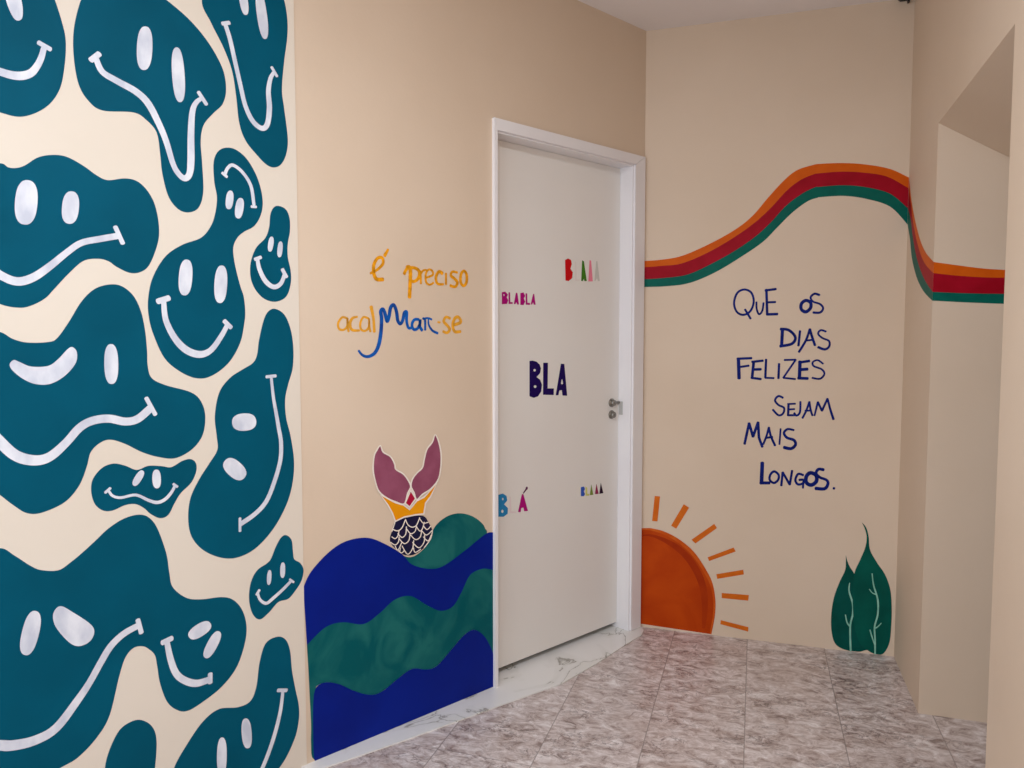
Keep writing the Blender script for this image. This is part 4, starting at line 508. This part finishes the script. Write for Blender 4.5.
   {'k':'fill','name':'ray','mat':'ray_orange','w':'back','l':1,'s':False,'p':[(0.3233,0.5057),(0.3356,0.4877),(0.2435,0.4101),(0.2258,0.4256)]},
   {'k':'fill','name':'ray','mat':'ray_orange','w':'back','l':1,'s':False,'p':[(0.4079,0.4063),(0.4171,0.3892),(0.3037,0.3355),(0.2974,0.352)]},
   {'k':'fill','name':'ray','mat':'ray_orange','w':'back','l':1,'s':False,'p':[(0.4502,0.3104),(0.4535,0.2897),(0.3403,0.2583),(0.336,0.2791)]},
   {'k':'fill','name':'ray','mat':'ray_orange','w':'back','l':1,'s':False,'p':[(0.3605,0.1965),(0.4759,0.1994),(0.4734,0.1739),(0.3609,0.1732)]},
   {'k':'fill','name':'ray','mat':'ray_orange','w':'back','l':1,'s':False,'p':[(0.3585,0.0726),(0.4766,0.0549),(0.476,0.0347),(0.3568,0.0542)]},
 ], None),
 ({'name': 'painted_leaf', 'label': 'smaller dark green painted leaf with a pale branching vein, nearer the sun', 'cat': 'mural', 'group': 'green leaves painted above the floor', 'pl': 'back'}, [
   {'k':'fill','name':'leaf_blade','mat':'leaf_dark','w':'back','l':1,'s':True,'p':[(0.8632,0.412),(0.8639,0.3834),(0.8616,0.3473),(0.8402,0.2912),(0.8214,0.226),(0.8125,0.1524),(0.815,0.0799),(0.8303,0.0271),(0.8636,0.006),(0.9044,0.002),(0.9405,0.0088),(0.9756,0.0458),(0.9711,0.2155),(0.9209,0.2995),(0.894,0.3433),(0.8789,0.3669),(0.8685,0.3928)]},
   {'k':'strokes','name':'vein','mat':'vein_pale','w':'back','l':1.4,'st':[([(0.8807,0.2954,0.0032),(0.88,0.2593,0.0058),(0.8951,0.207,0.0073),(0.8962,0.1621,0.0066),(0.8879,0.107,0.0068),(0.8922,0.0034,0.0074)],True,False),([(0.9176,0.2077,0.004),(0.9054,0.1812,0.0052),(0.8965,0.1531,0.0064)],True,False),([(0.868,0.1561,0.0042),(0.8753,0.1235,0.0056),(0.8871,0.1087,0.0071)],True,False)]},
 ], None),
 ({'name': 'painted_leaf', 'label': 'taller green painted leaf with a curling tip, closer to the wall corner', 'cat': 'mural', 'group': 'green leaves painted above the floor', 'pl': 'back'}, [
   {'k':'fill','name':'leaf_blade','mat':'leaf_green','w':'back','l':2,'s':True,'p':[(0.9205,0.5593),(0.9205,0.5593),(0.9387,0.5368),(0.9492,0.4979),(0.9554,0.4452),(0.9821,0.3945),(1.0151,0.3446),(1.0364,0.2848),(1.0438,0.2147),(1.0447,0.126),(1.0389,0.0539),(1.0165,0.0063),(0.9849,0.002),(0.9564,0.0145),(0.9276,0.0396),(0.9049,0.109),(0.8963,0.1891),(0.8943,0.2698),(0.8989,0.342),(0.9184,0.3974),(0.9369,0.4525),(0.9413,0.4972),(0.9332,0.532)]},
   {'k':'strokes','name':'vein','mat':'vein_pale','w':'back','l':3,'st':[([(0.966,0.3441,0.004),(0.9729,0.2959,0.0053),(0.9904,0.2354,0.0065),(0.9921,0.1732,0.0063),(0.9816,0.1183,0.0063),(0.9847,0.0649,0.0064),(0.9864,0.002,0.0064)],True,False),([(0.9575,0.2765,0.0035),(0.9698,0.2617,0.0044),(0.9843,0.257,0.0054)],True,False),([(1.0065,0.1374,0.0032),(0.9935,0.1198,0.0045),(0.9818,0.1112,0.0059)],True,False),([(0.9645,0.1028,0.005),(0.9733,0.0725,0.005),(0.9854,0.0381,0.005)],True,False)]},
 ], None),
 ({'name': 'painted_ribbon', 'label': 'wavy orange, red and green ribbon painted across the back wall and around the corner', 'cat': 'mural', 'group': None, 'pl': 'back'}, [
 ], [{'name':'orange_stripe','mat':'stripe_orange','segs':[('back',[[[-0.0272,1.6742],[-0.0039,1.6746],[0.0768,1.6778],[0.1674,1.692],[0.278,1.7368],[0.386,1.7939],[0.4599,1.8513],[0.5217,1.9247],[0.5827,1.9917],[0.6333,2.0315],[0.6938,2.0487],[0.7236,2.052],[0.8132,2.0489],[0.9014,2.0363],[0.9885,2.0126],[1.058,1.9737]],[[-0.0269,1.6475],[-0.0036,1.6468],[0.0771,1.6502],[0.1678,1.659],[0.2786,1.703],[0.3866,1.7638],[0.471,1.8232],[0.533,1.8804],[0.594,1.9477],[0.6444,1.9877],[0.6947,2.0091],[0.7244,2.0136],[0.814,2.014],[0.9023,2.0028],[0.9799,1.982],[1.058,1.9312]]]),('right',[[[0.0,1.9737],[0.063,1.876],[0.1467,1.7873],[0.2515,1.6998],[0.3631,1.6373],[0.5,1.5895]],[[0.0,1.9312],[0.0682,1.8447],[0.1324,1.7595],[0.2395,1.6651],[0.3526,1.6],[0.5,1.5517]]]),('jamb',[[[0.0,1.5895],[0.0731,1.576],[0.1603,1.5617],[0.2511,1.554]],[[0.0,1.5517],[0.0743,1.5411],[0.1613,1.533],[0.2519,1.5301]]])]},{'name':'red_stripe','mat':'stripe_red','segs':[('back',[[[-0.0269,1.6475],[-0.0036,1.6468],[0.0771,1.6502],[0.1678,1.659],[0.2786,1.703],[0.3866,1.7638],[0.471,1.8232],[0.533,1.8804],[0.594,1.9477],[0.6444,1.9877],[0.6947,2.0091],[0.7244,2.0136],[0.814,2.014],[0.9023,2.0028],[0.9799,1.982],[1.058,1.9312]],[[-0.0264,1.594],[-0.0031,1.5934],[0.0892,1.597],[0.191,1.6093],[0.2904,1.6519],[0.3876,1.7047],[0.4721,1.7625],[0.5342,1.8202],[0.5952,1.888],[0.6558,1.9332],[0.706,1.9571],[0.7257,1.958],[0.8154,1.9589],[0.9039,1.945],[0.9913,1.9136],[1.058,1.8517]]]),('right',[[[0.0,1.9312],[0.0682,1.8447],[0.1324,1.7595],[0.2395,1.6651],[0.3526,1.6],[0.5,1.5517]],[[0.0,1.8517],[0.0639,1.7996],[0.1192,1.7238],[0.2089,1.6319],[0.3442,1.5482],[0.5,1.4878]]]),('jamb',[[[0.0,1.5517],[0.0743,1.5411],[0.1613,1.533],[0.2519,1.5301]],[[0.0,1.4878],[0.1053,1.4812],[0.2116,1.4773],[0.2538,1.4765]]])]},{'name':'green_stripe','mat':'stripe_green','segs':[('back',[[[-0.0264,1.594],[-0.0031,1.5934],[0.0892,1.597],[0.191,1.6093],[0.2904,1.6519],[0.3876,1.7047],[0.4721,1.7625],[0.5342,1.8202],[0.5952,1.888],[0.6558,1.9332],[0.706,1.9571],[0.7257,1.958],[0.8154,1.9589],[0.9039,1.945],[0.9913,1.9136],[1.058,1.8517]],[[-0.026,1.5579],[-0.0027,1.5585],[0.1011,1.5598],[0.2027,1.5725],[0.3129,1.6174],[0.4203,1.6813],[0.5043,1.7392],[0.5557,1.7919],[0.6166,1.8543],[0.677,1.8997],[0.7171,1.9136],[0.7267,1.9152],[0.8165,1.9154],[0.9051,1.8976],[0.9928,1.8614],[1.058,1.7871]]]),('right',[[[0.0,1.8517],[0.0639,1.7996],[0.1192,1.7238],[0.2089,1.6319],[0.3442,1.5482],[0.5,1.4878]],[[0.0,1.7871],[0.0607,1.7235],[0.1136,1.6414],[0.221,1.5575],[0.3521,1.4985],[0.5,1.4578]]]),('jamb',[[[0.0,1.4878],[0.1053,1.4812],[0.2116,1.4773],[0.2538,1.4765]],[[0.0,1.4578],[0.1064,1.4502],[0.2127,1.4441],[0.2551,1.4422]]])]}]),
 ({'name': 'door_word', 'label': 'large dark purple letters reading BLA in the middle of the white door', 'cat': 'lettering', 'group': 'coloured letter words stuck on the white door', 'pl': 'door'}, [
   {'k':'fill','name':'letter','mat':'letter_purple','w':'door','l':2,'s':False,'p':[(-0.6481,1.2389),(-0.6295,1.2393),(-0.609,1.2347),(-0.5913,1.2229),(-0.5836,1.2071),(-0.5882,1.1878),(-0.6089,1.1728),(-0.5882,1.1607),(-0.5774,1.1399),(-0.5821,1.1125),(-0.5998,1.0943),(-0.6233,1.0892),(-0.6478,1.0968)],'h':[[(-0.6125,1.2003),(-0.6145,1.1965),(-0.6195,1.1951),(-0.6245,1.1968),(-0.6265,1.2007),(-0.6245,1.2045),(-0.6195,1.206),(-0.6145,1.2042)],[(-0.6088,1.134),(-0.611,1.1303),(-0.6164,1.1289),(-0.6218,1.1307),(-0.624,1.1347),(-0.6218,1.1385),(-0.6164,1.1399),(-0.611,1.138)]]},
   {'k':'fill','name':'letter','mat':'letter_purple','w':'door','l':2,'s':False,'p':[(-0.5705,1.2296),(-0.5435,1.229),(-0.5448,1.1235),(-0.5082,1.1219),(-0.5093,1.0947),(-0.5713,1.0992)]},
   {'k':'fill','name':'letter','mat':'letter_purple','w':'door','l':2,'s':False,'p':[(-0.4666,1.223),(-0.4464,1.2217),(-0.4278,1.0875),(-0.4564,1.0898),(-0.4609,1.1132),(-0.4753,1.1117),(-0.4814,1.0924),(-0.497,1.0932)],'h':[[(-0.4599,1.1589),(-0.4535,1.139),(-0.4661,1.1396)]]},
 ], None),
 ({'name': 'door_word', 'label': 'small magenta letters reading BLABLA near the edge of the white door', 'cat': 'lettering', 'group': 'coloured letter words stuck on the white door', 'pl': 'door'}, [
   {'k':'fill','name':'letter','mat':'letter_magenta','w':'door','l':2,'s':False,'p':[(-0.7959,1.5058),(-0.7777,1.5088),(-0.7643,1.498),(-0.7704,1.4865),(-0.7625,1.4755),(-0.7698,1.4617),(-0.796,1.46)],'h':[[(-0.7887,1.498),(-0.7814,1.4974),(-0.785,1.4905)]]},
   {'k':'fill','name':'letter','mat':'letter_magenta','w':'door','l':2,'s':False,'p':[(-0.7612,1.5063),(-0.7532,1.5066),(-0.752,1.4691),(-0.7397,1.4695),(-0.7397,1.4626),(-0.7606,1.462)]},
   {'k':'fill','name':'letter','mat':'letter_magenta','w':'door','l':2,'s':False,'p':[(-0.7222,1.5065),(-0.7147,1.5068),(-0.7059,1.4614),(-0.7153,1.4611),(-0.7191,1.4701),(-0.726,1.4621),(-0.7334,1.4619)]},
   {'k':'fill','name':'letter','mat':'letter_magenta','w':'door','l':2,'s':False,'p':[(-0.6984,1.5061),(-0.6813,1.5095),(-0.6723,1.497),(-0.6793,1.4852),(-0.6723,1.4739),(-0.6812,1.4598),(-0.6983,1.4602)]},
   {'k':'fill','name':'letter','mat':'letter_magenta','w':'door','l':2,'s':False,'p':[(-0.6704,1.5063),(-0.6615,1.5066),(-0.6601,1.4697),(-0.6459,1.4692),(-0.6459,1.4618),(-0.6691,1.462)]},
   {'k':'fill','name':'letter','mat':'letter_magenta','w':'door','l':2,'s':False,'p':[(-0.6285,1.5056),(-0.6226,1.5059),(-0.6146,1.4632),(-0.6244,1.4629),(-0.629,1.473),(-0.6329,1.4636),(-0.642,1.4633)]},
 ], None),
 ({'name': 'door_word', 'label': 'red B and green, pink and pale letters in a row high on the white door', 'cat': 'lettering', 'group': 'coloured letter words stuck on the white door', 'pl': 'door'}, [
   {'k':'fill','name':'letter','mat':'letter_red','w':'door','l':2,'s':False,'p':[(-0.4441,1.6531),(-0.4264,1.6606),(-0.4085,1.6556),(-0.4034,1.6389),(-0.4119,1.6189),(-0.3974,1.6052),(-0.4008,1.5806),(-0.4222,1.5673),(-0.4414,1.5687)]},
   {'k':'fill','name':'letter','mat':'letter_pale','w':'door','l':2,'s':False,'p':[(-0.3855,1.6499),(-0.3761,1.6505),(-0.3733,1.5771),(-0.3536,1.5782),(-0.3535,1.5708),(-0.3834,1.5693)]},
   {'k':'fill','name':'letter','mat':'letter_green','w':'door','l':2,'s':False,'p':[(-0.3396,1.6589),(-0.3285,1.6562),(-0.3091,1.573),(-0.324,1.5723),(-0.3278,1.582),(-0.3351,1.5717),(-0.3447,1.5712)]},
   {'k':'fill','name':'letter','mat':'letter_pink','w':'door','l':2,'s':False,'p':[(-0.2927,1.6622),(-0.2821,1.6619),(-0.2707,1.5735),(-0.2994,1.572)]},
   {'k':'fill','name':'letter','mat':'letter_grey','w':'door','l':2,'s':False,'p':[(-0.2494,1.6616),(-0.2418,1.6622),(-0.2254,1.5773),(-0.237,1.5767),(-0.2433,1.589),(-0.2524,1.5774),(-0.26,1.577)]},
 ], None),
 ({'name': 'door_word', 'label': 'blue B, pale L and magenta accented A low on the white door beside the sea', 'cat': 'lettering', 'group': 'coloured letter words stuck on the white door', 'pl': 'door'}, [
   {'k':'fill','name':'letter','mat':'letter_sky','w':'door','l':2,'s':False,'p':[(-0.8149,0.7212),(-0.7917,0.7229),(-0.7716,0.71),(-0.7683,0.6918),(-0.785,0.6792),(-0.7649,0.661),(-0.7663,0.6384),(-0.7884,0.6303),(-0.815,0.6347)],'h':[[(-0.7877,0.6519),(-0.7895,0.6476),(-0.7938,0.6463),(-0.798,0.6489),(-0.7997,0.6538),(-0.798,0.6582),(-0.7937,0.6594),(-0.7895,0.6568)],[(-0.7877,0.7007),(-0.7889,0.6974),(-0.7917,0.6963),(-0.7945,0.6982),(-0.7957,0.7019),(-0.7945,0.7053),(-0.7917,0.7064),(-0.7889,0.7045)]]},
   {'k':'fill','name':'letter','mat':'letter_blush','w':'door','l':2,'s':False,'p':[(-0.7561,0.7052),(-0.748,0.7041),(-0.7459,0.6453),(-0.724,0.6419),(-0.7206,0.6336),(-0.7561,0.6393)]},
   {'k':'fill','name':'letter','mat':'letter_magenta','w':'door','l':2,'s':False,'p':[(-0.6894,0.7059),(-0.681,0.7047),(-0.6555,0.6326),(-0.6767,0.6344),(-0.681,0.6506),(-0.6928,0.6498),(-0.6963,0.6339),(-0.7102,0.6371)]},
   {'k':'strokes','name':'accent','mat':'letter_plum','w':'door','l':2,'st':[([(-0.681,0.7088,0.0055),(-0.6649,0.7231,0.0083)],True,False),([(-0.6642,0.7251,0.0122),(-0.6606,0.7277,0.0122)],False,False)]},
 ], None),
 ({'name': 'door_word', 'label': 'tiny multicoloured letters in a row low on the door near the sun', 'cat': 'lettering', 'group': 'coloured letter words stuck on the white door', 'pl': 'door'}, [
   {'k':'fill','name':'letter','mat':'letter_royal','w':'door','l':2,'s':False,'p':[(-0.3392,0.6867),(-0.3188,0.6867),(-0.3122,0.6747),(-0.3203,0.6658),(-0.312,0.6523),(-0.3201,0.6446),(-0.3389,0.6473)]},
   {'k':'fill','name':'letter','mat':'letter_yellow','w':'door','l':2,'s':False,'p':[(-0.3106,0.6856),(-0.2982,0.6784),(-0.298,0.6531),(-0.2838,0.6483),(-0.2854,0.6418),(-0.3086,0.6452)]},
   {'k':'fill','name':'letter','mat':'letter_olive','w':'door','l':2,'s':False,'p':[(-0.2717,0.6905),(-0.2578,0.6418),(-0.2813,0.6435)]},
   {'k':'fill','name':'letter','mat':'letter_maroon','w':'door','l':2,'s':False,'p':[(-0.2372,0.6882),(-0.2223,0.6407),(-0.2477,0.6432)]},
   {'k':'fill','name':'letter','mat':'letter_black','w':'door','l':2,'s':False,'p':[(-0.2083,0.6889),(-0.1905,0.6397),(-0.218,0.6401)]},
 ], None),
]

for hd, parts, ribbon in PAINT:
    fr0 = hd['pl']; ps = [p for d in parts for p in (d['p'] if d['k'] == 'fill' else [q for s in d['st'] for q in s[0]])]
    if ribbon: ps = [q for d in ribbon for q in d['segs'][0][1][0]]
    s0 = sum(p[0] for p in ps)/len(ps); z0 = min(p[1] for p in ps)
    extra = .0015 if fr0 == 'left' and s0 < -1.67 else 0
    root = empty(hd['name'], pt(fr0, s0, z0), hd['label'], hd['cat'], hd['group'])
    for d in parts:
        bm = bmesh.new(); n = d['l']*LY+extra
        if d['k'] == 'fill':
            loops = [cr(d['p'], 8, True) if d['s'] else d['p']] + [cr(h, 3, True) for h in d.get('h', [])]
            loops = [[(p[0], max(p[1], .0045 if d['w'] == 'left' else .001)) for p in l] for l in loops]
            film(bm, d['w'], loops, n, n-.00012)
        else:
            for i, (row, smooth, closed) in enumerate(d['st']):
                stroke(bm, d['w'], row, smooth, closed, n+i*.00003)
        o = obj(d['name'], bm, d['mat'], smooth=None); adopt(o, root)
    for d in ribbon or []:
        bm = bmesh.new()
        for fr, (a, b) in d['segs']:
            A = cr([tuple(p) for p in a], 8, False); B = cr([tuple(p) for p in b], 8, False)
            m0, m1 = {'back': (.002, 1.0572), 'right': (.0008, .5), 'jamb': (0, 9)}[fr]
            A, B = [span(c, m0, m1) for c in (A, B)]
            film(bm, fr, [A+B[::-1]], LY, .00015)
        o = obj(d['name'], bm, d['mat'], smooth=None); adopt(o, root)
